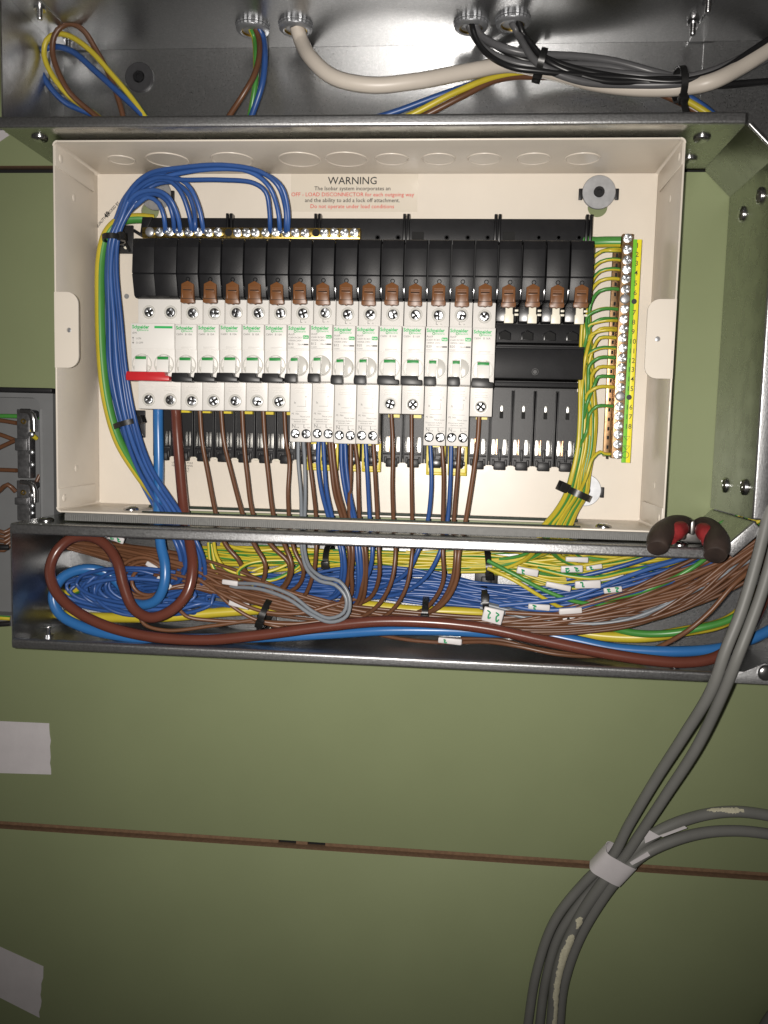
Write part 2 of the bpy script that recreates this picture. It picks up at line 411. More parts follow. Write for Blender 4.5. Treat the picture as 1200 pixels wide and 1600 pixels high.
# finger tabs at the rim
def tab(u0, u1, v0, v1, left):
    a = P(u0, v0, EH1); c = P(u1, v1, EH1)
    x0, x1 = (EX0+.2, c[0]) if left else (a[0], EX1-.2)
    r = 9.0; z0, z1 = c[2], a[2]
    if left: poly = [(x0, z0), (x1-r, z0)]+[(x1-r+r*math.cos(math.radians(t)), z0+r+r*math.sin(math.radians(t))) for t in range(-90, 1, 15)]+[(x1-r+r*math.cos(math.radians(t)), z1-r+r*math.sin(math.radians(t))) for t in range(0, 91, 15)]+[(x0, z1)]
    else: poly = [(x1, z0), (x1, z1), (x0+r, z1)]+[(x0+r+r*math.cos(math.radians(t)), z1-r+r*math.sin(math.radians(t))) for t in range(90, 181, 15)]+[(x0+r+r*math.cos(math.radians(t)), z0+r+r*math.sin(math.radians(t))) for t in range(180, 271, 15)]
    hx = (x0+x1)/2+(2 if left else -2); hz = (z0+z1)/2
    b = MB(); b.holed(poly, [circ(hx, hz, 1.9, 16)], EH1-1.6, EH1+.05)
    b.build('finger_tab', 'cream', leftw if left else rightw)
    b = MB(); b.lathe((hx, EH1-1.5, hz), (0,1,0), [(1.85, -3), (1.85, .4), (1.2, .7), (0, .7)], 16); b.build('tab_rivet', 'washer', leftw if left else rightw)
tab(86, 123, 456, 575, True); tab(1013, 1056, 467, 592, False)
for u, v in ((198, 463),):
    b = MB(); c = P(u, v, EH0); b.lathe((c[0], EH0, c[2]), (0,1,0), [(2.2, -.2), (2.2, .3), (0, .3)], 16); b.build('rivet', 'washer', enc)
# warning label and other print on the back panel
lb = MB(); A = P(455, 272, EH0); C = P(652, 331, EH0); lb.box(A[0], C[0], C[2], A[2], EH0+.05, EH0+.25)
wl = lb.build('warning_label', 'sticker', enc, label='white warning label with black and red lines of print')
cx = P(551, 280, EH0)[0]
for s, v, sz, mt, bo in (('WARNING', 288, 8.6, 'print_black', .06), ('The Isobar system incorporates an', 297.5, 4.6, 'print_black', .03), ('OFF - LOAD DISCONNECTOR for each outgoing way', 307, 4.6, 'print_red', .03),
                     ('and the ability to add a lock off attachment.', 316, 4.6, 'print_black', .03), ('Do not operate under load conditions', 325.5, 4.6, 'print_red', .03)):
    text(s, (cx, EH0+.4, P(551, v, EH0)[2]), sz, mt, wl, 'CENTER', bo)
q = P(164, 340, EH0); text('QUALITY CHECKED BY', (q[0]-7, EH0+.3, q[2]-9), 3.5, 'print_black', enc, 'LEFT', .05, .8, math.radians(46))
q = P(172, 338, EH0); text('49', (q[0]-3, EH0+.3, q[2]-2), 6.0, 'print_black', enc, 'LEFT', .2, .85, math.radians(46))
for i, s in enumerate(('USE DOUBLE POLE', 'MAIN SWITCHING', 'TO ISOLATE', 'DC')):
    q = P(285 if i < 3 else 293, 724.5+i*4.4, EH0); text(s, (q[0], EH0+.3, q[2]), 2.3, 'print_grey', enc, 'CENTER', .03)
# fixing washers with screws through the keyholes
for (u, v), lab in zip(((243, 303), (936, 300), (914, 766)), ('washer and screw behind the looped blue wires', 'round steel washer and screw, upper right on the cream panel', 'round steel washer half hidden by the earth wire bundle')):
    c = P(u, v, 8); t = thing('fixing_washer', (c[0], EH0, c[2]), lab, 'washer', 'washers fixing the enclosure')
    b = MB(); b.lathe((c[0], EH0+.6, c[2]), (0,1,0), [(13.6, 0), (13.6, 1.5), (13.2, 1.9), (4, 1.9), (4, 0)], 36); b.build('disc', 'washer', t)
    b = MB(); b.lathe((c[0], EH0, c[2]), (0,1,0), [(4.4, 0), (4.4, 3.6), (3.9, 4.2), (2.2, 4.2), (2.0, 2.6), (0, 2.6)], 20); b.build('screw', 'black', t)
    for s in (-1, 1):
        b = MB(); b.box(c[0]+s*14.6-1.6, c[0]+s*14.6+1.6, c[2]-6, c[2]+3, EH0+.1, EH0+2.2, bev=.4); b.build('packer_end', 'black', t)

# ================================================================== TRUNKING
TF = 102.0
def lipx(x0, x1, z0, z1, par, lean=0.0):      # rolled edge; lean pushes the foot of the lip forward
    zm = (z0+z1)/2; b = MB()
    b.profx([(TF-3.6, z0), (TF-.6+lean, z0+.25), (TF+lean, z0+1.6), (TF+.02, zm), (TF-.05-lean, z1-1.8), (TF-1.0-lean, z1-.4), (TF-3.6-lean, z1)], x0, x1, bev=.5, seg=2); return b.build('lip', 'galv_lip', par)
# ---- upper run
UZ0, UZ1, UX0, UX1 = 223.3, 324.3, -349.0, 194.5
up = thing('cable_trunking', ((UX0+UX1)/2, 0, UZ0), 'open galvanised trunking run above the cream enclosure', 'trunking', 'galvanised trunking around the enclosure')
MB_ = MB(); MB_.box(UX0, UX1, UZ0+1.3, UZ1-1.3, .6, 1.8); MB_.build('back_panel', 'galv', up)
MB_ = MB(); MB_.box(UX0, UX1, UZ1-1.2, UZ1, .6, TF-3.3); MB_.build('top_panel', 'galv', up)
MB_ = MB(); MB_.box(UX0, UX1, UZ0, UZ0+1.2, .6, TF-3.3); MB_.build('bottom_panel', 'galv_side', up)
MB_ = MB(); MB_.box(UX0, UX0+1.2, UZ0+1.3, UZ1-1.3, 1.9, TF-3.3); MB_.build('end_cap', 'galv', up)
lipx(UX0-14, UX1-1, UZ0-.2, UZ0+8.4, up); lipx(UX0-14, UX1+160, UZ1-8.6, UZ1, up)
b = MB(); b.box(UX0+1.4, UX0+24, UZ1-2.3, UZ1-1.3, 4, TF-4); b.build('end_flange', 'galv', up)
b = MB(); b.box(UX0+1.4, UX0+2.2, UZ0+1.5, UZ1-2.5, 2.2, 26); b.build('end_flange', 'galv', up)
b = MB(); b.box(UX1-18, UX1+1, UZ1-2.3, UZ1-1.3, 4, TF-4); b.build('joint_plate', 'galv', up)
b = MB(); b.box(UX1-6, UX1+1.0, UZ0+4, UZ1-3, 1.9, 2.8); b.build('joint_plate', 'galv', up)
# ---- upper right bend
ub = thing('trunking_bend', (240, 0, 200), 'galvanised corner bend joining upper trunking to the right run', 'trunking', 'galvanised trunking around the enclosure')
b = MB(); b.prism([(UX1+.1, UZ1-1.3), (UX1+.1, UZ0+1), (217.9, UZ0-22), (217.9, 150), (328.7, 150), (328.7, UZ1-1.3)], .5, 1.7); b.build('back_panel', 'galv', ub)
b = MB(); b.box(UX1+1.2, 330, UZ1-1.2, UZ1, .6, TF-3.3); b.build('top_panel', 'galv', ub)
b = MB(); b.box(328.8, 330, 150, UZ1-1.3, 1.8, TF); b.build('side_panel', 'galv', ub)
RX = 216.5
g = [(194.7, UZ0), (RX, UZ0-21.5)]
def gusset(p0, p1, par, lipside):
    d = Vector((p1[0]-p0[0], p1[1]-p0[1])).normalized(); n = Vector((-d.y, d.x))*lipside
    b = MB(); b.prism([p0, p1, (p1[0]+n.x*1.2, p1[1]+n.y*1.2), (p0[0]+n.x*1.2, p0[1]+n.y*1.2)], .6, TF-2.3); b.build('inner_panel', 'galv_side', par)
    b = MB(); b.prism([(p0[0]+d.x*.6, p0[1]+d.y*.6), (p1[0]-d.x*.6, p1[1]-d.y*.6), (p1[0]-d.x*.6+n.x*lipw, p1[1]-d.y*.6+n.y*lipw), (p0[0]+d.x*.6+n.x*lipw, p0[1]+d.y*.6+n.y*lipw)], TF-2.2, TF+.2, bev=1.0, seg=3); b.build('lip', 'galv_lip', par)
lipw = 2.2; gusset(g[0], g[1], ub, 1)
# ---- right run
LZ1, LZ0, LX0 = -75.5, -175.5, -346.0
rt = thing('cable_trunking', (260, 0, 70), 'galvanised trunking run down the right edge of the picture', 'trunking', 'galvanised trunking around the enclosure')
b = MB(); b.box(RX, RX+1.2, -53.5, UZ0-21.6, .6, TF-3.3); b.build('side_panel', 'galv_side', rt)
b = MB(); b.box(RX-.2, RX+11, -53.5, UZ0-23.5, TF-3.2, TF, bev=1.3, seg=3); b.build('lip', 'galv_lip', rt)
b = MB(); b.box(RX+1.4, 330, -53.5, 149.8, .5, 1.7); b.build('back_panel', 'galv', rt)
b = MB(); b.box(328.8, 330, -53.5, 149.8, 1.8, TF); b.build('side_panel', 'galv', rt)
# ---- lower right bend
lbd = thing('trunking_bend', (240, 0, LZ0), 'galvanised corner bend joining lower trunking to the right run', 'trunking', 'galvanised trunking around the enclosure')
b = MB(); b.prism([(198, LZ0+1.3), (328.7, LZ0+1.3), (328.7, -53.7), (219.6, -53.7), (219.6, -56), (198, -77.5)], .5, 1.7); b.build('back_panel', 'galv', lbd)
b = MB(); b.box(203, 330, LZ0, LZ0+1.2, .6, TF-3.3); b.build('bottom_panel', 'galv', lbd)
b = MB(); b.box(328.8, 330, LZ0+1.3, -53.7, 1.8, TF); b.build('side_panel', 'galv', lbd)
lipw = 9.5; gusset((196.5, LZ1), (RX+1.5, -54.5), lbd, -1)
b = MB(); b.prism([(208, LZ0), (330, LZ0), (330, LZ0+9), (250, LZ0+9), (232, LZ0+16), (218, LZ0+9), (208, LZ0+9)], TF-2.6, TF-1.2, bev=.4); b.build('lip', 'galv_lip', lbd)
b = MB(); c = P(1197, 1052, TF); b.dome((c[0], TF-1.2, c[2]), (0,1,0), 6, 2.4, 20, .6); b.build('bolt_head', 'steel', lbd)
# ---- lower run
lo = thing('cable_trunking', (-80, 0, LZ0), 'open galvanised trunking packed with wires below the enclosure', 'trunking', 'galvanised trunking around the enclosure')
LX1 = 196.3
b = MB(); b.box(LX0, LX1+1.5, LZ0+1.3, LZ1-1.3, .6, 1.8); b.build('back_panel', 'galv', lo)
b = MB()
b.box(LX0, SL0, LZ1-1.2, LZ1, .6, TF-3.3); b.box(SL1, LX1, LZ1-1.2, LZ1, .6, TF-3.3); b.box(SL0-.5, SL1+.5, LZ1-1.2, LZ1-.02, .6, SH0); b.box(SL0-.5, SL1+.5, LZ1-1.2, LZ1-.02, SH1, TF-3.32)
b.build('top_panel', 'galv_side', lo)
b = MB(); b.box(LX0, 202.8, LZ0, LZ0+1.2, .6, TF-3.3); b.build('bottom_panel', 'galv', lo)
b = MB(); b.box(LX0, LX0+1.2, LZ0+1.3, LZ1-1.3, 1.9, TF-.5); b.build('end_cap', 'galv', lo)
lipx(LX0, LX1, LZ1-8.4, LZ1+.2, lo, .32); lipx(LX0, 207, LZ0-.2, LZ0+7.8, lo, -.35)
# studs, bolts, mushroom screws
def stud(pos, axis, par, L_=9, r=2.4):
    b = MB(); pr = [(r*1.0, 0)]
    n = 7
    for i in range(n): pr += [(r, L_*(i+.1)/n), (r*.86, L_*(i+.55)/n)]
    pr += [(r*.8, L_), (0, L_)]
    b.lathe(pos, axis, [(r*1.9, 0), (r*1.9, 1.8), (r*1.05, 1.8)]+pr[1:], 14); b.build('stud', 'steel', par)
for u, v in ((62, 14), (107, 62)): c = PZ(u, v, UZ1-3); stud((c[0], min(c[1], 96), UZ1-2.2), (0,0,-1), up)
for u, v in ((1083, 38), (1107, 2)): c = PZ(u, v, UZ1-3); stud((c[0], min(c[1], 96), UZ1-2.2), (0,0,-1), up)
for u, v, pr in ((76, 994, lo), (1054, 1045, lo)): c = PZ(u, v, LZ0+1.2); stud((c[0], min(c[1], 92), LZ0+1.2), (0,0,1), pr, 8, 2.0)
def mush(pos, axis, par):
    q = W(axis).to_track_quat('-Y', 'Z'); return inst('mushroom_screw', MUSH, pos, par, q.to_euler())
for u, v in ((62, 217), (1097, 217), (1077, 250)): c = PZ(u, v, UZ0-1); mush((c[0], c[1], UZ0), (0,0,-1), up)
for u, v in ((1158, 335), (1186, 306), (1131, 758), (1161, 761)): c = PX(u, v, RX-1); mush((RX, c[1], c[2]), (-1,0,0), rt)
for u, v in ((72, 812), (1062, 850)): c = PZ(u, v, LZ1+1); mush((c[0], min(c[1], 96), LZ1), (0,0,1), lo)
for u, v in ((205, 795), (943, 822)): c = PZ(u, v, EZ0+T+1); mush((c[0], c[1], EZ0+T), (0,0,1), enc)
b = MB(); c = P(217, 120, 4); t = thing('fixing_washer', (c[0], 2, c[2]), 'dark round washer with socket screw on the upper trunking back', 'washer', 'washers fixing the enclosure')
b.lathe((c[0], 1.9, c[2]), (0,1,0), [(12.2, 0), (12.2, 2), (11.6, 2.6), (5, 2.6), (5, 0)], 36); b.build('disc', 'dark_washer', t)
b = MB(); b.lathe((c[0], 2, c[2]), (0,1,0), [(5, 0), (5, 3.4), (4.4, 4), (2.3, 4), (2.1, 2.4), (0, 2.4)], 6); b.build('screw', 'black', t)

# edging strip between enclosure and trunking
t = thing('edging_strip', (0, 76, LZ1), 'grey serrated edging strip under the front rim of the enclosure', 'edging')
x0, x1 = P(100, 812, 84)[0], P(1020, 838, 84)[0]
b = MB(); b.box(x0, x1, EZ0-6.6, EZ0-.2, 78, 82.4, bev=.5); b.build('core', 'edging', t)
b = MB(); n = int((x1-x0)/1.55)
for i in range(n):
    x = x0+1.55*i; b.box(x+.2, x+1.2, EZ0-6.3, EZ0-1.4, 82.4, 83.1)
o = b.build('teeth', 'edging', t, kind='stuff', smooth=0)
t = thing('rubber_edging', (0, 30, EZ0), 'dark green rubber edging along the back of the cable slot', 'edging')
b = MB(); b.box(SL0-10, SL1+4, EZ0+T, EZ0+T+2.2, 31, 34.5, bev=.8); b.build('back_edge', 'edging_dark', t)
b = MB(); b.box(SL0, SL1, EZ0+T, EZ0+T+.9, 72.5, 75, bev=.4); b.build('front_edge', 'edging_dark', t)

# conduit bushes in the roof of the upper trunking
bush_pos = []
for (u, v), lab in zip(((395, 45), (462, 43), (736, 40), (801, 35)), ('leftmost conduit bush, three coloured wires leave it', 'conduit bush that the thick white cable leaves', 'conduit bush with grey and black cables, left of its pair', 'conduit bush with grey and black cables, rightmost of the four')):
    c = PZ(u, v+5, UZ1-6); x, h = c[0], c[1]; bush_pos.append((x, h))
    t = thing('conduit_bush', (x, h, UZ1-12), lab, 'bush', 'conduit bushes in the upper trunking')
    for zt, hh, rr in ((UZ1-1.25, 1.3, 13.9), (UZ1-2.8, 1.7, 13.3)):
        b = MB(); n = 48; poly = [(x+(rr-(.55 if i % 2 else 0))*math.cos(2*math.pi*i/n), h+(rr-(.55 if i % 2 else 0))*math.sin(2*math.pi*i/n)) for i in range(n)]
        b.profz(poly, zt-hh, zt); b.build('lock_ring', 'washer', t, smooth=20)
    b = MB(); b.lathe((x, h, UZ1-4.5), (0,0,-1), [(12.9, 0), (12.9, .8), (11.6, 1.9), (9.8, 2.2), (9.0, 1.6), (9.0, 0)], 36); b.build('rim', 'washer', t)
    b = MB(); b.lathe((x, h, UZ1-6.1), (0,0,1), [(9.2, .2), (8.6, 0), (8.3, .8), (8.3, 4.5), (0, 4.6)], 36); b.build('liner', 'brass', t)

# ================================================================== BUSBAR ASSEMBLY
XC = lambda i: -251.0+18.0*i
ZU = lambda v, h, u=600: P(u, v, h)[2]
pan = thing('busbar_assembly', (-80, EH0, 40), 'black plastic busbar assembly with brown clips behind the breakers', 'busbar')
# rear upper rail
zt, zb = ZU(341, 32), ZU(380, 32)
b = MB(); b.box(P(226, 345, 32)[0], P(921, 345, 32)[0], zb-6, zt, EH0+.2, 32, bev=.8); rail = b.build('rear_rail', 'black', pan)
for u in (358, 496, 635, 778, 921):
    x = P(u, 340, 36)[0]
    for s in (-1.6, 1.6):
        b = MB(); b.box(x+s-1.1, x+s+1.1, zb, zt+2.6, 30, 36.5, bev=.5); b.build('rib', 'black_gloss', rail)
b = MB(); x = P(224, 352, 34)[0]; b.prism([(x-1, zb+3), (x-1, zb+6), (x-8, zb+10), (x-8, zb+7)], 28, 35, bev=.4); b.prism([(x-1, zt), (x+8, zt), (x, zb+4), (x-3, zb+6)], 26, 34, bev=.4); b.build('end_hook', 'black', rail)
for u in (590, 622, 653, 698, 731, 762, 795, 842, 873, 905):
    c = P(u, 371, 32.5); b = MB(); b.lathe((c[0], 31.9, c[2]), (0,1,0), [(2.2, 0), (2.2, .7), (1.3, .7), (1.1, .1), (0, .1)], 14); b.build('boss', 'black_gloss', rail)
for u in (653, 795):
    c = P(u, 369, 32.5); b = MB(); b.box(c[0]-4.8, c[0]+4.8, c[2]-3.2, c[2]+3.4, 31.9, 32.8, bev=.2); b.build('pocket', 'void', rail)
# cover modules
zc = [ZU(376, 60), ZU(389, 66), ZU(429.5, 69), ZU(432, 69), ZU(469, 65)]
prof = [(20, zc[0]), (63.5, zc[0]), (65.8, zc[0]-1.0), (67.9, zc[1]), (69.5, zc[2]), (68.3, zc[2]-.5), (68.3, zc[3]+.5), (69.3, zc[3]), (65, zc[4]+1.5), (62, zc[4]), (30, zc[4])]
def mkcover(w):
    b = MB(); b.profx([(h, z-zc[4]) for h, z in prof], -w, w, bev=.35, seg=2); return b.mesh('cover_module', 'black')
CV, CV2 = mkcover(8.28), mkcover(8.82)
b = MB(); b.torus((0, 0, 0), (0,1,0), 1.45, .35, 16, 6); RING = b.mesh('ring', 'black_gloss')
b = MB(); wq = 5.6; H = 17.5
b.prism([(-wq, 0.8), (-wq+1.5, 0), (-1.5, .3), (0, -.5), (1.5, .3), (wq-1.5, 0), (wq, .8), (wq, 3.5), (wq-.6, 3.8), (wq-.6, H-2.6), (0, H), (-wq+.6, H-2.6), (-wq+.6, 3.8), (-wq, 3.5)], 0, 4.2, bev=.45)
b.box(-wq+1.9, wq-1.9, 9.0, 9.9, 4.1, 4.9, bev=.2); b.box(-wq+1.4, -wq+2.1, 4, 9.9, 4.1, 4.7, bev=.2); b.box(wq-2.1, wq-1.4, 4, 9.9, 4.1, 4.7, bev=.2)
b.box(-wq+2.2, wq-2.2, 11.2, 11.7, 4.1, 4.5); b.box(-wq+2.2, wq-2.2, 12.4, 12.9, 4.1, 4.5)
b.mi = 1; b.box(-wq+2.2, wq-2.2, 10.0, 10.6, 4.0, 4.45); b.box(-wq+.7, wq-.7, 3.4, 3.75, 4.0, 4.4); b.mi = 0
CLIP = b.mesh('locking_clip', ['clip_brown', 'void'])
for i in range(20):
    m_ = inst('cover_module', CV2 if i < 2 else CV, (XC(i), 0, zc[4]), pan)
    if i > 1:
        inst('locking_clip', CLIP, (XC(i)+.2*math.sin(i*5), 65.2, ZU(478, 67)+.3*math.sin(i*3)), m_, (0, .02*math.sin(i*7), 0))
        inst('ring', RING, (XC(i)+.4, 68.9, ZU(439, 69)), m_)
b = MB(); b.box(-.42, .42, 0, 7.5, 0, 1.2, bev=.3); GL = b.mesh('gap_glint', 'steel')  # bright slivers added as the glints low in the cover gaps
for i in range(2, 20):
    inst('gap_glint', GL, (XC(i)-9, 60.5, zc[4]+3.0), pan, (0.25, 0, 0))
# dark spine filling the gaps behind the covers
b = MB(); b.box(XC(0)-8, XC(19)+8, zc[4]+3, zc[0]-2, 22, 57); b.build('spine', 'black_gloss', pan)
# lower comb
zk = dict(top=ZU(606, 24), bot=ZU(722, 22), foot=ZU(729, 24), c0=ZU(705, 20), c1=ZU(682, 20))
def mkcomb():
    b = MB(); x = 8.55
    top, bot, c0, c1, ft = (zk[k]-zk['bot'] for k in ('top', 'bot', 'c0', 'c1', 'foot'))
    b.holed([(-x, bot), (x, bot), (x, top), (-x, top)], [[(-7.2, c0), (-2.6, c0), (-2.6, c1), (-7.2, c1)], [(2.0, c0), (6.4, c0), (6.4, c1), (2.0, c1)]], 17, 23)
    b.box(-x, -x+.9, bot, top, 23, 24.6, bev=.2); b.box(x-.9, x, bot, top, 23, 24.6, bev=.2)
    b.box(-x, x, top-9.4, top-8.8, 23, 23.9); b.box(-x, x, top-13.4, top-12.8, 23, 23.9)
    b.box(-1.2, .7, bot+4, c1-8, 23, 27, bev=.3)
    b.box(-5.0, 4.6, ft, bot+3.4, 20, 27.5, bev=.7); b.box(-6.4, -4.4, bot-.8, bot+5, 22, 26, bev=.4); b.box(4.0, 6.0, bot-.8, bot+5, 22, 26, bev=.4)
    b.box(-7.4, 6.6, c0-2.6, c0-1.2, 23, 25.4, bev=.3)
    for sx in (-6.5, 5.4): b.box(sx-.6, sx+.6, top-3.4, top-2.0, 22.9, 23.6)
    return b.mesh('base_module', 'black', smooth=30)
COMB = mkcomb()
def mkcontact():
    b = MB(); c0, c1, bot = zk['c0']-zk['bot'], zk['c1']-zk['bot'], 0
    b.box(-7.0, -2.9, c0-4, c1+1, 12.5, 16.6, bev=.5); b.box(2.3, 6.2, c0-4, c1+1, 12.5, 16.6, bev=.5); b.mi = 1
    b.box(-2.95, -2.62, c0, c1, 16, 20.5)
    return b.mesh('contact', ['contact', 'copper'])
CONT = mkcontact()
for i in range(0, 20):
    q = inst('base_module', COMB, (XC(i), 0, zk['bot']), pan); inst('contact', CONT, (XC(i), 0, zk['bot']), q)
b = MB(); b.box(XC(0)-8.4, XC(19)+8.4, zk['bot']+3, ZU(480, 10), EH0+.3, 11); b.build('base_plate', 'black', pan)
# rail tower that carries the breakers, seen at the four empty ways
zz = lambda v, h: ZU(v, h, 840)
xe0, xe1 = XC(0)-8.3, XC(19)+8.0
b = MB(); b.box(xe0, xe1, zz(592, 44), zz(545, 44), 11.2, 44, bev=.8); tower = b.build('carrier_rail', 'black', pan)
b = MB(); b.profx([(24, zz(541, 46)-.1), (46, zz(541, 46)), (46, zz(545, 46)), (24, zz(546, 46))], xe0, xe1, bev=.3); b.build('upper_ledge', 'black', tower)
b = MB(); b.box(xe0, xe1, zz(604.5, 33), zz(597, 33), 11.2, 33, bev=.4); b.build('lower_ledge', 'black', tower)
b = MB(); b.box(xe0, xe1, zz(536, 30), zz(507, 30), 11.2, 30, bev=.5); shelf = b.build('upper_shelf', 'black', pan)
c = P(836, 581, 44.2); b = MB(); b.torus((c[0], 44, c[2]), (0,1,0), 2.5, .5, 18, 6); b.lathe((c[0], 44, c[2]), (0,1,0), [(1.6, 0), (1.6, .2), (0, .2)], 12); b.build('boss', 'black_gloss', tower)
for i in range(16, 20):
    x = XC(i)
    z0, z1 = zz(532, 30.5), zz(516, 30.5); b = MB(); b.prism([(x-5, z0), (x+5, z0), (x+5, z1-2.5), (x, z1), (x-5, z1-2.5)], 29.9, 31.4, bev=.3); q = b.build('pocket_frame', 'black_gloss', shelf)
    b = MB(); b.prism([(x-4, z0+.3), (x+4, z0+.3), (x+4, z1-3.0), (x, z1-1.2), (x-4, z1-3.0)], 31.3, 31.7); b.build('pocket', 'void', q)
    za, zb2 = zz(505.5, 58), zz(481, 58); xx = x+1
    b = MB(); b.prism([(xx-3.6, za), (xx+3.6, za), (xx+3.6, za+6.5), (xx+2.8, za+7.2), (xx+2.8, zb2+3), (xx-2.8, zb2+3), (xx-2.8, za+7.2), (xx-3.6, za+6.5)], 55.5, 58.6, bev=.4); b.build('insulating_tab', 'ivory', pan)
    b = MB(); b.box(x-8.2, x+8.2, zz(503, 42), zz(470, 42), 30, 42, bev=.5); q = b.build('throat', 'black_gloss', pan)
    b = MB(); b.box(x+6.2, x+9.4, zz(494, 42), zz(490.5, 42), 41.5, 43, bev=.3); b.box(x+6.4, x+9.2, zz(487.5, 42), zz(484, 42), 41.5, 43, bev=.3); b.build('spring_end', 'ivory', q)
    z0, z1 = zz(655, 24.2), zz(634, 24.2)
    b = MB(); b.box(x-1.5, x+1.5, z0, (z0+z1)/2, 23.0, 23.35); q = b.build('test_slot', 'void', pan)
    b = MB(); b.box(x-1.0, x+1.5, (z0+z1)/2, z1, 22.8, 24.2, bev=.3); b.build('test_point', 'contact', q)
# ivory feet under the comb
for i in range(1, 7):
    x = XC(i)+9; b = MB(); z0 = ZU(714, 14, 300); b.box(x-2.8, x+2.8, z0-1.5, z0+5, EH0+.1, 16, bev=.4); b.build('spacer', 'ivory', pan)
# yellow latches: just showing under the short breakers, fully under the long ones
def latch(x, z0, z1, h0, h1, w, full):
    b = MB()
    b.holed([(x-w, z0), (x+w, z0), (x+w, z1), (x-w, z1)], [[(x-w+2.2, z0+3.2), (x+w-2.2, z0+3.2), (x+w-2.2, z1-2.5), (x-w+2.2, z1-2.5)]], h0, h1)
    if full:
        b.box(x-w, x+w, z0-2.6, z0, h0-1, h1+1.5, bev=.5); b.box(x-w, x-w+1.5, z0, z1, h1, h1+1.4, bev=.3); b.box(x+w-1.5, x+w, z0, z1, h1, h1+1.4, bev=.3)
        q = b.build('yellow_latch', 'latch_yellow', pan, label='yellow plastic rail latch')
        b = MB(); b.box(x-4.6, x+4.6, z0+4.2, z0+10.5, h1-.5, h1+2.0, bev=.6); b.box(x-6.2, x-4.8, z0+5.5, z0+9, h1, h1+1.4, bev=.3); b.box(x+4.8, x+6.2, z0+5.5, z0+9, h1, h1+1.4, bev=.3); b.build('latch_core', 'black_gloss', q)
    else: b.build('yellow_latch', 'latch_yellow', pan, label='yellow plastic rail latch')
for i in (1, 2, 3, 4, 5, 6, 11, 12, 15):
    latch(XC(i)+(3.5 if i < 7 else 1.5), ZU(652, 32), ZU(636, 32), 27, 32, 4.6, False)
for i in (8, 9, 10, 7.25, 13, 14):
    latch(XC(i)+1.0, ZU(733 if i < 12 else 735, 26), ZU(692, 26), 24, 27, 7.9 if i != 7.25 else 5.0, True)

# ---- neutral bar
nx = (233,248,264,279,294,309,325,340,356,370,384,398,414,430,446,461,476,493,506,522,538,553)
zn = ZU(365, 42)
nb = thing('neutral_bar', (P(390,365,40)[0], 32, zn), 'brass neutral terminal bar with a row of screws and blue wires', 'terminal bar')
b = MB(); b.box(P(222,365,42)[0], P(563,365,42)[0], zn-4.4, zn+4.2, 33, 42, bev=.5); b.build('bar', 'brass', nb)
for k, u in enumerate(nx):
    x = P(u, 365, 44)[0]
    if u in (356, 493):
        b = MB(); b.lathe((x, 42.02, zn+.3), (0,1,0), [(3.1, 0), (3.1, .15), (0, .15)], 18); b.build('empty_hole', 'void', nb); continue
    if k == 0:
        b = MB(); b.dome((x, 42, zn+.3), (0,1,0), 3.9, 1.6, 18, .6); b.build('rivet', 'washer', nb); continue
    inst('screw', SCREW_BAR, (x, 42.4+RNG.uniform(-.5, .6), zn+.3+RNG.uniform(-.3, .3)), nb, (RNG.uniform(-.07,.07), RNG.uniform(0, 1.5), RNG.uniform(-.07,.07)))
    b = MB(); b.lathe((x+3.9, 42.05, zn-2.2), (0,1,0), [(1.2, 0), (1.0, .3), (0, .3)], 10); b.build('crimp', 'brass', nb)

# ---- earth bar
ev = (372,390,406,421,436,452,467,483,499,514,528,544,559,574,589,605,619,635,650,665,679,694,710)
def eu(v): return 980-(v-372)*15/338.0
eb = thing('earth_bar', (129, EH0, -14), 'brass earth terminal bar with screws beside the numbered strip', 'terminal bar')
zt, zb = P(980, 365, 42)[2], P(965, 716, 42)[2]; xb = (P(980,372,42)[0]+P(965,710,42)[0])/2
b = MB(); b.box(xb-4.2, xb+4.2, zb, zt, 33, 42, bev=.6); b.build('bar', 'copper_brass', eb)
b = MB(); b.box(xb-9.5, xb-4.3, zb+1, zt-3, 31, 34.5, bev=.4); sk = b.build('side_rail', 'copper_brass', eb)
b = MB(); b.box(xb-3, xb+3, zb+20, zb+28, EH0, 33); b.box(xb-3, xb+3, zt-28, zt-20, EH0, 33); b.build('standoff', 'black', eb)
EZ = []
for v in ev:
    z = P(eu(v), v, 43)[2]; EZ.append(z)
    if v in (467, 619):
        b = MB(); b.dome((xb, 42, z), (0,1,0), 3.9, 1.3, 18, .6); b.build('rivet', 'washer', eb)
    else: inst('screw', SCREW_BAR, (xb+RNG.uniform(-.3,.3), 42.6+RNG.uniform(-.5,.5), z), eb, (RNG.uniform(-.08,.08), RNG.uniform(0,1.5), RNG.uniform(-.08,.08)))
    b = MB(); b.box(xb-7.2, xb-5.6, z-4.0, z-1.2, 34.4, 35.2); b.build('slot', 'void', eb)
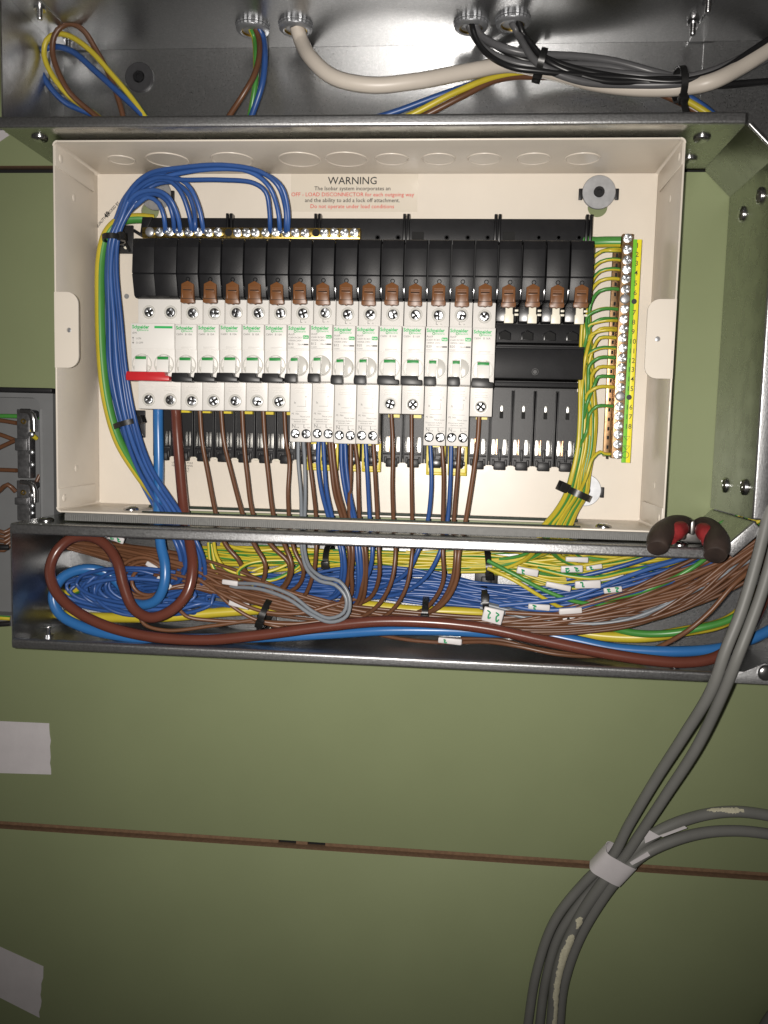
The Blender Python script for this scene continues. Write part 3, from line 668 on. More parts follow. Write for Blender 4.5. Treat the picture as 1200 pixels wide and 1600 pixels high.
# numbered strip
st = thing('number_strip', (150, EH0, -20), 'green and yellow strip numbered 1 to 18 beside the earth bar', 'label strip')
hs = 33.0
a0, a1 = P(994, 374, hs), P(979.5, 723, hs); xm = (a0[0]+a1[0])/2
b = MB(); b.box(xm-3.5, xm-.02, a1[2], a0[2], hs-1, hs, bev=.1); b.build('green_half', 'strip_green', st)
b = MB(); b.box(xm+.02, xm+3.5, a1[2], a0[2], hs-1, hs, bev=.1); b.build('yellow_half', 'strip_yellow', st)
b = MB(); b.box(xm-2, xm+2, a1[2]+10, a0[2]-10, EH0, hs-1.05); b.build('carrier', 'ivory', st)
nums = [(383,'1'),(397,'2'),(411,'3'),(426,'4'),(442,'5'),(457,'6'),(471,'dot'),(488,'7'),(503,'8'),(518,'9'),(533,'10'),(548,'11'),(563,'12'),(577,'13'),(592,'14'),(607,'15'),(621,'dot'),(636,'16'),(651,'17'),(666,'18'),(685,'tri'),(700,'tri'),(711,'ring')]
for v, s in nums:
    z = P(990, v, hs)[2]
    if s == 'dot':
        b = MB(); b.lathe((xm, hs+.05, z), (0,1,0), [(2.1, 0), (2.1, .1), (0, .1)], 18); b.build('printed_dot', 'print_black', st)
    elif s in ('tri', 'ring'):
        b = MB()
        if s == 'ring': b.torus((xm-.5, hs+.05, z), (0,1,0), 2.6, .2, 18, 4)
        else: b.tube([(xm-2.6, hs+.1, z+1.5), (xm+2.4, hs+.1, z+1.5), (xm, hs+.1, z-1.7), (xm-2.6, hs+.1, z+1.5)], .22, 4)
        b.build('printed_mark', 'print_grey', st)
    else: text(s, (xm+.4, hs+.12, z-2.1), 5.6, 'print_black', st, 'CENTER', .02)

# ================================================================== BREAKERS
HS, HN = 57.0, 72.0
zs = dict(st=ZU(470, HS), nt=ZU(509, HN), nl=ZU(550.5, HN), nb=ZU(600, HN), sb=ZU(646, HS), rb=ZU(694, HS), ts=ZU(491, HS), bs=ZU(631, HS), rs=ZU(681, HS), dial=ZU(574, HN), grn=ZU(563, HN+3), lev=ZU(594.5, HN+7))
R0 = zs['sb']
def rel(k): return zs[k]-R0
def parts_mesh():
    M = {}
    def body(x0, x1, zb):
        b = MB(); b.box(x0, x1, zb, rel('st'), 22, HS, bev=.5); return b
    b = body(-8.74, 8.74, 0); M['body'] = b.mesh('body', 'breaker')
    b = body(-8.74, 8.74, rel('rb')); M['body_long'] = b.mesh('body', 'breaker')
    b = body(-8.74, 26.74, 0); M['body_wide'] = b.mesh('body', 'breaker')
    for n, x1 in (('', 8.68), ('_wide', 26.68)):
        b = MB(); b.profx([(HS-1, rel('nb')), (HN-1.2, rel('nb')+.6), (HN-.4, rel('nl')), (HN-.4, rel('nt')+.2), (HS-1, rel('nt')+.4)], -8.68, x1, bev=.45); M['nose'+n] = b.mesh('front_cover', 'breaker')
        b = MB(); b.box(-8.5, x1-.25, rel('nl')+.3, rel('nt')-.1, HN-.5, HN+.15, bev=.2); M['plate'+n] = b.mesh('label_plate', 'breaker_label')
    zd = rel('dial')
    b = MB(); b.torus((0, HN-.75, zd), (0,1,0), 7.7, .5, 32, 6); b.lathe((0, HN-1.4, zd), (0,1,0), [(7.5, 0), (7.2, .55), (0, .7)], 32); M['dial'] = b.mesh('dial', 'dial')
    def rocker(x0, x1):
        b = MB(); b.profx([(HN-1, zd-7.2), (HN+4.2, zd-6.4), (HN+3.0, zd+1), (HN+2.0, zd+5.9), (HN-1, zd+6.8)], x0, x1, bev=.5); return b
    M['rocker'] = rocker(-4.6, 4.9).mesh('rocker', 'rocker'); M['rocker_s'] = rocker(-5.6, .4).mesh('rocker', 'rocker')
    for n, x0, x1 in (('flag', -4.3, 4.6), ('flag_s', -5.3, .1)):
        b = MB(); b.sweep([(x0, HN+2.25, zd+3.4), (x1, HN+2.25, zd+3.4), (x1, HN+1.95, zd+5.7), (x0, HN+1.95, zd+5.7)], (0, .55, 0), bev=.1); M[n] = b.mesh('green_flag', 'flag_green')
    b = MB()
    arc = [(1.0+6.4*math.cos(math.radians(a)), zd+7.2*math.sin(math.radians(a))) for a in range(-75, 76, 15)]
    b.prism([(1.0, zd-7.3)]+arc+[(1.0, zd+7.3)], HN-.8, HN+1.6, bev=.5, seg=2); M['half_moon'] = b.mesh('half_moon', 'dial')
    zl = rel('lev')
    def lever(x0, x1, notch, mt):
        b = MB(); pr = [(x0, zl-3.2), (x1-.5, zl-3.3), (x1+.2, zl-2.2), (x1, zl+.8)]+([(x1-3.2, zl+1.0), (x1-3.6, zl+3.8)] if notch else [(x1-.3, zl+3.6)])+[(x0+.3, zl+3.8), (x0-.3, zl)]
        b.prism(pr, HN+1.0, HN+9.5, bev=.7, seg=2); return b.mesh('lever', mt)
    M['lever'] = lever(-8.5, 8.0, True, 'lever_black'); M['lever_s'] = lever(-8.6, .6, False, 'lever_black'); M['lever_red'] = lever(-9.2, 25.5, True, 'lever_red')
    b = MB(); b.torus((0,0,0), (0,1,0), 5.1, .35, 24, 6); b.lathe((0,-.1,0), (0,1,0), [(4.6, .15), (4.5, .2), (0, .2)], 24); M['collar'] = b.mesh('terminal_collar', 'dial')
    b = MB(); b.lathe((0,-.1,0), (0,1,0), [(3.8, .25), (3.75, .38), (0, .38)], 20); M['well'] = b.mesh('terminal_well', 'void')  # flat black disc, painted shade in place of a real terminal recess
    b = MB(); zv = ZU(609, HS)-R0
    for k, L_ in ((0, 5.0), (-2.3, 5.0), (-3.7, 5.0)): b.box(-L_, L_, zv+k-.3, zv+k+.3, HS-.2, HS+.45, bev=.15)
    M['ribs'] = b.mesh('grip_ribs', 'breaker')
    b = MB(); b.box(-3.8, 5.2, rel('nl')+1.0, rel('nl')+2.8, HN+.1, HN+.35, bev=.1); M['tagwin'] = b.mesh('marker_window', 'breaker')
    return M
M = parts_mesh()
names = ['printed_logo']
def brk(i, kind, amp, lab, cat='breaker', grp='circuit breakers in the row'):
    dz = {9: -.3, 8: .4, 10: -.2, 2: -.9, 3: -.6, 4: -.5, 5: -.2, 6: -.2, 0: -.6, 15: -.7}.get(i, 0)+RNG.uniform(-.15, .15)
    x = XC(i); o = thing('circuit_breaker' if kind != 'main' else 'main_switch', (x, EH0, R0+dz), lab, cat, grp if kind != 'main' else None)
    z = lambda k: zs[k]+dz
    p = lambda me, nm=None: inst(nm or M[me].name.split('.')[0], M[me], (x, 0, R0+dz), o)
    main, long_ = kind == 'main', kind == 'rcbo'
    body = p('body_wide' if main else 'body_long' if long_ else 'body', 'body')
    nose = p('nose_wide' if main else 'nose', 'front_cover'); plate = p('plate_wide' if main else 'plate', 'label_plate')
    nm = 2 if main else 1
    for k in range(nm):
        xx = x+18*k
        d = inst('dial', M['dial'], (xx, 0, R0+dz), o)
        r = inst('rocker', M['rocker_s' if long_ else 'rocker'], (xx, 0, R0+dz), o); inst('green_flag', M['flag_s' if long_ else 'flag'], (xx, 0, R0+dz), r)
        c = inst('terminal_collar', M['collar'], (xx+.3, HS, z('ts')), body); inst('terminal_well', M['well'], (xx+.3, HS, z('ts')), body)
        inst('screw', SCREW, (xx+.3+RNG.uniform(-.5,.5), HS-.3, z('ts')+RNG.uniform(-.3,.3)), o, (RNG.uniform(-.12,.12), RNG.uniform(0,1.5), RNG.uniform(-.12,.12)))
        inst('grip_ribs', M['ribs'], (xx, 0, R0+dz), body)
        if not long_:
            inst('terminal_collar', M['collar'], (xx, HS, z('bs')), body); inst('terminal_well', M['well'], (xx, HS, z('bs')), body)
            inst('screw', SCREW, (xx+RNG.uniform(-.4,.4), HS-.3, z('bs')), o, (RNG.uniform(-.12,.12), RNG.uniform(0,1.5), RNG.uniform(-.12,.12)))
    if long_:
        inst('half_moon', M['half_moon'], (x, 0, R0+dz), o); inst('lever', M['lever_s'], (x, 0, R0+dz), o)
        for s in (-4.3, 4.6):
            inst('terminal_well', M['well'], (x+s, HS, z('rs')), body)
            inst('screw', SCREW_S, (x+s, HS-.2, z('rs')), o, (RNG.uniform(-.12,.12), RNG.uniform(0,1.5), RNG.uniform(-.12,.12)))
    else:
        inst('lever', M['lever_red' if main else 'lever'], (x, 0, R0+dz), o, label='red lever' if main else None)
        if not main: inst('marker_window', M['tagwin'], (x, 0, R0+dz), o)
    hf = HN+.22; zt = zs['nt']+dz
    text('Schneider', (x-8.0 if not main else x-7.6, hf, zt-4.1), 3.75, 'print_green', plate, 'LEFT', .13, .92, name='printed_logo')
    b_ = text('Electric', (x-1.4, hf, zt-6.0), 2.1, 'print_green', plate, 'LEFT', .02, 1.15, name='printed_logo')
    inst('logo_curl', CURL, (x-2.6, hf, zt-5.3), plate)
    T_ = lambda s, dx, dzz, sz, mt='print_grey': text(s, (x+dx, hf, zt+dzz), sz, mt, plate)
    if main:
        b = MB(); b.box(x+10.5, x+25.2, zt-3.8, zt-2.0, HN+.12, HN+.3); b.build('green_bar', 'print_green', plate)
        T_('iSW', -7.6, -8.4, 2.3); T_('I.ON', -4.6, -12.6, 2.1); T_('O.OFF', -4.6, -16.0, 2.1)
        b = MB(); b.box(x-7.0, x-6.8, zt-15.4, zt-11.4, HN+.15, HN+.28); b.prism([(x-7.7, zt-11.8), (x-6.1, zt-11.8), (x-6.9, zt-10.6)], HN+.15, HN+.28); b.prism([(x-7.7, zt-15), (x-6.9, zt-16.2), (x-6.1, zt-15)], HN+.15, HN+.28); b.build('printed_arrow', 'print_grey', plate)
    elif not long_:
        T_('C60H   '+amp, -7.8, -8.6, 2.2)
    else:
        T_('Acti9', -8, -8.3, 2.3); T_('iC60H RCBO', -8, -10.7, 1.9); T_('10000A 240V~', -8, -13.0, 1.9); T_(amp, -8, -15.9, 2.7); T_('30mA', -.6, -15.9, 1.9)
        T_('5SY6000', -8, -18.0, 1.3)
        b = MB(); b.prism(rrect(x+3.6, x+8.2, zt-10.9, zt-8.2, .6, 3), HN+.12, HN+.26); q = b.build('green_badge', 'print_green', plate)
        text('Push', (x+4.0, HN+.34, zt-10.3), 1.9, 'breaker_label', q, 'LEFT', .04)
        b = MB(); b.box(x+4.2, x+8, zt-15.9, zt-14.7, HN+.14, HN+.24); b.box(x-8, x+7.6, zt-18.8, zt-18.65, HN+.14, HN+.24); b.build('printed_rule', 'print_grey', plate)
        hb = HS+.1; tb = lambda s, dx, v, sz: text(s, (x+dx, hb, ZU(v, HS)+dz), sz, 'print_grey', body)
        tb('L', -1.8, 506, 4.0); tb('in', 2.0, 506, 1.8)
        tb('N', -7.2, 672, 4.2); tb('out', -3.6, 672, 1.7); tb('L', 2.2, 672, 4.2); tb('out', 5.2, 672, 1.7)
        tb('In', 3.4, 624, 2.2); tb('It', -5.6, 634, 2.6); tb('PE  Nin', -7.4, 651, 2.0); tb('Nout Lout', -.6, 655, 1.9); tb('Disconnect before', -7.4, 659.5, 1.7); tb('dielectric test', -5.6, 663, 1.7)
        b = MB()
        for x0, x1, v0, v1 in ((3.9, 4.1, 628, 638), (-3.2, 3.9, 637.6, 638), (-4.2, 5.4, 645.5, 645.9), (-7.4, 7.2, 665.6, 666), (5.8, 6.0, 617, 621)):
            b.box(x+x0, x+x1, ZU(v1, HS)+dz, ZU(v0, HS)+dz, HS+.02, HS+.12)
        b.build('printed_diagram', 'print_grey', body)
    return o
b = MB(); b.torus((0,0,0), (0,1,0), .85, .22, 14, 4); CURL = b.mesh('logo_curl', 'print_green')
nth = ['first', 'second', 'third', 'fourth', 'fifth']
brk(0, 'main', '', 'white double width main switch with red lever', 'main switch')
for k in range(5): brk(2+k, 'mcb', 'B 10A', nth[k]+' short white breaker counting right from the red main switch')
for k, a in enumerate(('B10', 'B12', 'B32', 'B20')): brk(7+k, 'rcbo', a, nth[k]+' of the four long white breakers mid row, from left')
brk(11, 'mcb', 'B 16A', 'left one of two short white breakers between the long ones'); brk(12, 'mcb', 'B 16A', 'right one of two short white breakers between the long ones')
brk(13, 'rcbo', 'B20', 'left one of the two long white breakers near the empty ways'); brk(14, 'rcbo', 'B20', 'right one of the two long white breakers near the empty ways')
brk(15, 'mcb', 'B 16A', 'short white breaker at the right end of the row')

# ================================================================== SMALL FITTINGS: ties, bases, markers
def frame(c, d):
    a = W(d).normalized(); n = Vector((0,-1,0)); n = (n-a*n.dot(a)).normalized(); cc = a.cross(n)
    return W(c), a, cc, n
def tie(c, d, rw, rd, lab, ang=200, tail=0, wd=4.4, grp='black cable ties', head=(6.5, 5.5)):
    o, a, cc, n = frame(c, d)
    t = thing('cable_tie', tuple(c), lab, 'cable tie', grp)
    b = MB(); N_ = 30; rings = []
    for i in range(N_):
        th = 2*math.pi*i/N_; dirv = cc*math.cos(th)*rw+n*math.sin(th)*rd; u_ = dirv.normalized()
        rings.append([b.bm.verts.new(o+dirv+a*s*wd/2+u_*k) for s, k in ((-1, 0), (1, 0), (1, 1.3), (-1, 1.3))])
    fs = []
    for i in range(N_):
        A, B = rings[i], rings[(i+1) % N_]
        for k in range(4): fs.append(b.bm.faces.new((A[k], A[(k+1) % 4], B[(k+1) % 4], B[k])))
    bmesh.ops.recalc_face_normals(b.bm, faces=fs); b.build('band', 'tie_black', t)
    th = math.radians(ang); dirv = cc*math.cos(th)*rw+n*math.sin(th)*rd; u_ = dirv.normalized(); tg = (-cc*math.sin(th)+n*math.cos(th)).normalized()
    def obox(ctr, A, B, C):
        b = MB(); pts = [ctr-A-B-C, ctr+A-B-C, ctr+A+B-C, ctr-A+B-C]
        b.sweep([(p.x, -p.y, p.z) for p in pts], tuple((C*2)[k]*(-1 if k == 1 else 1) for k in range(3)), bev=.6); return b
    ctr = o+dirv+u_*head[1]/2
    obox(ctr, a*head[0]/2, tg*3.4, u_*head[1]/2).build('head', 'tie_black', t)
    if tail: obox(ctr+u_*(tail/2+1), a*wd/2, tg*.6, u_*tail/2).build('tail', 'tie_black', t)
    return t
def tie_base(u, v, h, sz, lab, hb=None):
    c = P(u, v, h); t = thing('tie_base', (c[0], hb if hb is not None else h-5, c[2]), lab, 'tie mount', 'black adhesive tie mounts')
    h0 = (hb if hb is not None else h-5); q = sz/2
    b = MB(); b.box(c[0]-q, c[0]+q, c[2]-q, c[2]+q, h0, h0+2.5, bev=.8); b.build('plate', 'black', t)
    b = MB(); b.box(c[0]-q*.45, c[0]+q*.45, c[2]-q*.55, c[2]+q*.55, h0+2.5, h0+6, bev=1.0); b.build('saddle', 'black', t)
    for s in (-1, 1):
        b = MB(); b.prism([(c[0]+s*q*.5, c[2]-q*.1), (c[0]+s*q*.95, c[2]-q*.9), (c[0]+s*q*.7, c[2]-q*.95), (c[0]+s*q*.3, c[2]-q*.2)], h0+2.4, h0+4, bev=.3); b.build('web', 'black_gloss', t)
    b = MB(); b.dome((c[0]+q*.45, h0+2.4, c[2]-q*.55), (0,1,0), 1.9, .8, 14); b.build('rivet', 'ivory', t)
def marker(u, v, h, ang, L_, w_, lab, scrib='marker_green', ns=2, rd=2.3):
    c = P(u, v, h); k = (DW-h)/F; L_ *= k; w_ *= k; d = Vector((math.cos(math.radians(ang)), 0, -math.sin(math.radians(ang)))); e = Vector((-d.z, 0, d.x))
    t = thing('wire_marker', c, lab, 'marker', 'white paper markers on wires')
    b = MB(); C_ = Vector(c); rr = random.Random(int(u*7+v))
    b.sweep([tuple(C_-d*L_/2-e*w_/2*rr.uniform(.8,1)), tuple(C_+d*L_/2-e*w_/2*rr.uniform(.85,1.1)), tuple(C_+d*L_/2+e*w_/2*rr.uniform(.85,1.1)), tuple(C_-d*L_/2+e*w_/2*rr.uniform(.8,1))], (0, rd, 0), bev=min(1.0, w_*.2), seg=3)
    b.build('flag', 'marker_white', t)
    for i in range(ns):
        q = C_+d*L_*(-.22+.42*i)+Vector((0, rd+.12, 0))
        pts = [q+d*rr.uniform(-1.9,-1.0)+e*w_*rr.uniform(.1,.3), q+d*rr.uniform(0,1.6)+e*w_*rr.uniform(.05,.3), q+d*rr.uniform(-.6,.4), q+d*rr.uniform(-.4,.8)-e*w_*rr.uniform(.2,.38), q+d*rr.uniform(1,2.4)-e*w_*rr.uniform(.1,.34)]
        b = MB(); b.tube([tuple(x) for x in spline(pts, .6)], .62, 6, flat=1.0); b.build('written_mark', scrib, t)

# ================================================================== WIRES INSIDE THE ENCLOSURE
# blue neutrals looping over to the neutral bar
NT = [(258, [(256,338,50),(248,318,52),(232,308,52),(214,320,50)]), (272, [(270,338,51),(262,316,54),(243,303,54),(214,311,50)]), (281, [(277,335,51),(265,310,56),(246,298,56),(212,304,52)]),
      (299, [(294,330,51),(281,298,55),(262,282,55),(228,287,53)]), (317, [(311,325,51),(298,295,54),(283,281,54),(250,274,54),(216,288,52)]),
      (422, [(421,330,51),(415,300,56),(396,286,58),(345,281,58),(285,281,57),(245,278,56),(212,297,52)]), (437, [(434,328,51),(422,294,58),(398,272,60),(345,260,60),(275,264,58),(226,277,55),(196,308,50)]),
      (447, [(446,326,51),(434,290,60),(408,269,62),(352,258,62),(282,262,60),(232,272,57),(202,300,52)]), (450, [(450,328,51),(440,292,57),(416,273,60),(362,264,60),(290,269,57),(240,283,54),(206,306,49)]), (305, [(303,328,46),(292,300,48),(270,285,48),(236,292,48)])]
NLAB = ['blue neutral wire on the neutral bar, leftmost of all', 'blue neutral wire, second from the left on the neutral bar', 'blue neutral wire, third from the left on the neutral bar', 'blue neutral wire, fourth from the left on the neutral bar', 'blue neutral wire ending the short arches, sixth on the neutral bar',
 'blue neutral wire of the lowest long arch over the neutral bar', 'blue neutral wire, left of the three highest long arches', 'blue neutral wire, middle of the three highest long arches', 'blue neutral wire farthest right on the neutral bar', 'blue neutral wire tucked behind, fifth from the left on the neutral bar']
offs = [(8,0),(4,3),(0,5),(-3,1),(6,6),(-6,3),(-9,0),(-5,7),(1,9),(9,9)]
for k, (ut, arc) in enumerate(NT):
    j, dh = offs[k]; hb = 28+dh*1.5
    jj = lambda s: j*s+RNG.uniform(-1.2, 1.2)
    pts = [(ut, 364, 40), (ut, 355, 46)]+arc+[(190+jj(.8), 340, hb+8), (177+jj(.8), 373, hb+6), (173+jj(1.0), 420, hb+6), (177+jj(1.35), 500, hb+5), (182+jj(1.7), 580, hb+4), (198+jj(1.5), 662, hb+2), (222+jj(1.5), 730, hb+8), (263+jj(1.9), 800, hb+16),
           (292+jj(1.8), 850, 55+dh), (300+jj(2), 880, 50+dh), (290+jj(3), 912, 40+dh), (240+jj(3), 925+j, 30+dh)]
    wire('neutral_wire', pts, 'w_blue' if k % 2 else 'w_blue2', 1.88, NLAB[k], 'blue neutral wires on the left')
wire('main_earth_cable', [(240,343,20),(215,341,26),(186,346,33),(167,366,36),(158,402,37),(156,470,38),(159,560,38),(168,630,38),(186,690,38),(215,738,40),(250,785,46),(276,825,50),(287,860,48),(282,890,34),(240,905,18),(150,910,14),(95,935,16),(84,955,28),(110,962,36),(180,965,42),(260,964,42),(340,957,36),(450,950,30),(570,946,34),(640,953,36),(740,957,34),(810,962,30),(900,988,34),(1000,996,42),(1065,987,46),(1140,968,48),(1215,890,50)],
     'earth', 4.3, 'thick green and yellow earth cable curving down the left of the enclosure', cat='cable', phase=-0.45, tw=.004)
wire('bar_earth_cable', [(896,368,24),(922,378,30),(948,378,34),(970,378,36)], 'earth', 4.3, 'short thick green and yellow cable into the top of the earth bar', cat='cable', phase=2.5, tw=0)
wire('main_neutral_cable', [(247,628,40),(247,660,42),(248,730,44),(247,800,52),(251,850,60),(258,885,66),(256,915,68),(244,938,66),(222,945,62),(203,936,54),(188,915,48),(166,895,50),(132,889,56),(98,902,60),(83,930,62),(92,958,64),(130,980,66),(190,994,68),(270,998,64),(400,996,58),(520,990,56),(600,985,58),(680,985,58),(760,988,56),(840,990,56),(900,1001,60),(960,1013,64),(1060,1018,68),(1130,1012,66),(1175,998,62),(1230,970,58)],
     'w_thickblue', 4.3, 'thick bright blue tail from the main switch looping in the lower trunking', cat='cable', phase=0)
wire('main_live_cable', [(274,628,40),(276,665,43),(281,730,46),(288,800,54),(297,850,66),(301,885,76),(293,925,82),(270,952,84),(235,965,84),(208,950,80),(193,915,76),(184,880,72),(166,852,66),(138,838,62),(110,842,62),(88,862,66),(78,890,72),(86,922,78),(112,950,82),(160,976,84),(230,994,84),(320,1000,82),(400,993,80),(500,980,78),(590,971,78),(680,973,78),(760,982,78),(850,1001,80),(930,1018,82),(1010,1031,84),(1070,1035,84),(1118,1027,82),(1155,1000,78),(1182,960,72),(1205,900,66),(1230,850,60)],
     'w_thickbrown', 4.4, 'thick reddish brown tail from the main switch sweeping along the lower trunking', cat='cable')
# wires leaving the breakers
BW = [  # column words, colour, radius, photo path
 ('first short breaker','w_brown',1.95,[(312,636,42),(316,690,40),(325,740,42),(338,806,50),(352,850,56),(372,874,56),(385,895,50),(430,925,44)]),
 ('second short breaker','w_brown',1.95,[(345,636,42),(350,690,40),(362,740,42),(380,806,50),(398,852,58),(414,880,60),(412,905,56),(396,928,46)]),
 ('third short breaker','w_brown',1.95,[(378,636,42),(381,690,40),(386,740,42),(397,808,50),(424,852,58),(452,882,58),(446,912,54),(415,935,46)]),
 ('fourth short breaker','w_brown',1.95,[(411,636,42),(414,690,40),(419,740,42),(428,808,50),(445,852,60),(456,885,62),(446,915,56),(410,940,46)]),
 ('fifth short breaker','w_brown',1.75,[(444,636,40),(447,690,38),(452,720,40),(450,770,44),(452,812,52),(460,860,60),(474,890,60),(466,915,52),(430,935,44)]),
 ('first long breaker','w_grey',1.55,[(466,688,40),(466,720,42),(470,770,46),(471,812,54),(472,860,62),(480,890,70),(500,908,76),(524,914,78),(541,935,80),(537,957,80),(515,966,78),(490,956,74),(455,930,68),(410,914,60),(360,911,50)]),
 ('first long breaker too','w_grey',1.55,[(474,688,40),(476,720,43),(477,770,47),(476,812,55),(476,860,64),(484,886,73),(504,902,80),(530,908,82),(546,934,84),(542,962,84),(516,972,82),(486,960,78),(452,937,72),(408,921,64),(360,917,54)]),
 ('first long breaker live side','w_brown',1.75,[(482,688,40),(484,720,42),(490,770,46),(494,812,54),(494,858,60),(489,898,56),(470,938,46),(440,950,42)]),
 ('second long breaker','w_blue',1.8,[(498,688,40),(497,725,42),(502,765,46),(514,810,54),(532,858,62),(534,897,58),(520,932,46),(480,945,36)]),
 ('second long breaker, right strand','w_blue',1.8,[(505,688,41),(507,725,43),(510,765,47),(520,811,55),(536,860,64),(538,900,60),(526,930,50),(490,940,40)]),
 ('second long breaker live side','w_brown',1.85,[(514,688,40),(518,730,42),(523,770,46),(535,812,54),(545,858,60),(545,897,56),(528,946,46),(480,960,44)]),
 ('second long breaker, doubled strand','w_brown',1.85,[(519,688,41),(523,730,43),(529,770,47),(541,813,55),(551,858,62),(549,895,58),(548,930,50),(520,955,44)]),
 ('third long breaker','w_blue',1.85,[(533,688,40),(534,730,42),(541,775,46),(551,812,54),(557,858,60),(560,907,58),(552,940,48),(510,948,38)]),
 ('third long breaker, right strand','w_blue',1.85,[(539,688,41),(541,730,43),(547,775,47),(555,813,55),(562,860,62),(564,905,58),(556,935,48),(515,942,38)]),
 ('third long breaker live side','w_brown',1.75,[(548,688,40),(548,740,42),(547,812,54),(566,858,60),(565,920,56),(552,948,48),(500,962,44)]),
 ('third long breaker, bent strand','w_brown',1.75,[(554,688,41),(559,730,43),(560,770,46),(562,812,55),(571,858,62),(572,900,58),(562,945,48),(520,965,44)]),
 ('fourth long breaker','w_blue',1.8,[(571,688,40),(574,740,42),(578,815,54),(582,860,62),(577,893,58),(563,914,48),(530,928,36)]),
 ('fourth long breaker live side','w_brown',1.75,[(583,688,40),(586,740,42),(590,815,54),(592,860,62),(592,903,60),(578,934,50),(540,950,44)]),
 ('left middle short breaker','w_brown',1.75,[(611,640,42),(614,700,40),(613,760,44),(615,818,54),(618,862,64),(610,913,66),(583,953,60),(537,972,50),(480,978,44)]),
 ('right middle short breaker','w_brown',1.65,[(643,640,42),(643,700,40),(643,760,44),(644,820,54),(644,862,64),(633,922,66),(605,960,60),(565,974,50),(500,982,44)]),
 ('left end long breaker','w_blue',1.8,[(672,690,40),(674,740,42),(673,775,46),(667,820,54),(652,864,60),(637,893,56),(607,913,46),(560,928,34)]),
 ('left end long breaker live side','w_brown',1.8,[(690,690,40),(693,740,42),(692,820,54),(692,864,62),(692,910,60),(673,943,54),(655,956,48),(600,965,44)]),
 ('right end long breaker','w_blue',1.8,[(705,690,40),(704,740,42),(698,822,54),(687,864,60),(664,903,56),(627,927,46),(565,936,34)]),
 ('right end long breaker live side','w_brown',1.85,[(718,690,40),(715,740,42),(709,822,54),(712,864,64),(705,912,62),(680,950,54),(640,968,46)]),
 ('rightmost short breaker','w_brown2',1.95,[(749,642,42),(746,690,41),(738,750,44),(726,822,54),(717,864,66),(712,910,64),(690,945,56),(650,966,46)]),
]
CN = {'w_brown':'brown','w_brown2':'paler brown','w_blue':'blue','w_grey':'grey'}
for lab, c, r, pts in BW:
    wire('breaker_wire', pts, c, r, 'thin %s wire dropping from the %s' % (CN[c], lab), 'wires dropping from the breakers')
# earth wires on the right
ew = [(v, z) for v, z in zip(ev, EZ) if v in (390,406,421,436,452,483,499,514,528,544,559,574,589,605,635,710)]
ENUM = {390:'just under its top screw', 406:'beside number two', 421:'beside number three', 436:'beside number four', 452:'beside number five', 483:'below the first black dot', 499:'beside number seven', 514:'beside number eight', 528:'beside number nine', 544:'beside number ten', 559:'beside number eleven', 574:'beside number twelve', 589:'beside number thirteen', 605:'beside number fourteen', 635:'beside number sixteen', 710:'at its lowest screw'}
extra = [(v, z) for v, z in zip(ev, EZ) if v in (390, 499, 514)]
for k, (v, z) in enumerate(ew+extra):
    j = ((k*7) % 16)/15.0-.5; dh = (k*5 % 9); n_ = len(ew)+3; second = k >= len(ew)
    u0 = eu(v)-14; hh = 24+dh*1.6
    z_ = 6 if second else 0
    pts = [(u0+4, v+z_*.3, 36), (u0-8, v-1+z_*.4, 39+z_*.5)]
    if v < 460: pts += [(u0-26, v+3, 38), (922+j*4, v+22, 32), (916+j*12, max(v+70, 500), hh+4)]
    elif v == 710: pts += [(938, 706, 40), (926, 716, 42), (916, 745, 42)]
    else: pts += [(u0-22, v+z_*.5, 41), (929-4*((k*3) % 4), v+12, 38), (920+j*10, v+40, hh+6)]
    for vv, uc, sp in ((560,916,20),(610,918,22),(655,918,26),(700,915,26),(740,907,28),(772,900,34),(800,884,34),(827,868,46)):
        if vv > pts[-1][1]+18: pts.append((uc+j*sp+RNG.uniform(-1,1), vv, hh if vv < 760 else hh+(vv-760)*.35))
    d = RNG.choice((-1, -1, 1))
    pts += [(866+j*44+d*6, 852, 50+dh), (860+j*30+d*25, 866+dh, 44), (850+d*70, 874+dh*2, 36), (850+d*150, 878+dh*2, 30)]
    wire('earth_wire', pts, 'earth', 1.45, 'thin %sgreen and yellow wire into the earth bar %s' % ('second ' if second else '', ENUM[v]), 'earth wires from the earth bar', step=3)

# ================================================================== WIRES PACKED IN THE LOWER TRUNKING
def bundle(name, guide, n, c, r, label, group, sub=None, cols=None, jit=.6):
    for k in range(n):
        a = RNG.uniform(-1, 1); e = RNG.uniform(-1, 1); s0 = 0; s1 = len(guide)
        if sub and RNG.random() < sub:
            if RNG.random() < .5: s0 = RNG.randint(0, max(0, len(guide)//2-1))
            else: s1 = len(guide)-RNG.randint(0, len(guide)//2-1)
        pts = []; ph = RNG.uniform(0, 6.28)
        for i, (u, v, h, dv, dh) in enumerate(guide[s0:s1]):
            a2 = a*math.cos(.35*i*jit+ph*.2)+.35*math.sin(ph+i*1.3)*jit; a2 = max(-1.15, min(1.15, a2))
            pts.append((u+RNG.uniform(-10, 10), v+a2*dv, max(4.5, h+e*dh)))
        wire(name, pts, (cols[k % len(cols)] if cols else c), r*RNG.uniform(.94, 1.05), label, group, step=6)
bundle('bundled_earth_wire', jit=1.1, guide=[(300,866,14,14,8),(400,872,16,20,10),(515,874,20,20,12),(640,876,22,20,13),(762,878,22,20,12),(860,888,26,30,14),(960,888,28,32,14),(1060,874,30,30,14),(1130,846,34,26,14),(1215,800,40,24,14)], n=42, c='earth', r=1.4, label='thin green and yellow wire in the bundle along the trunking top', group='earth wires bundled in the lower trunking', sub=.45)
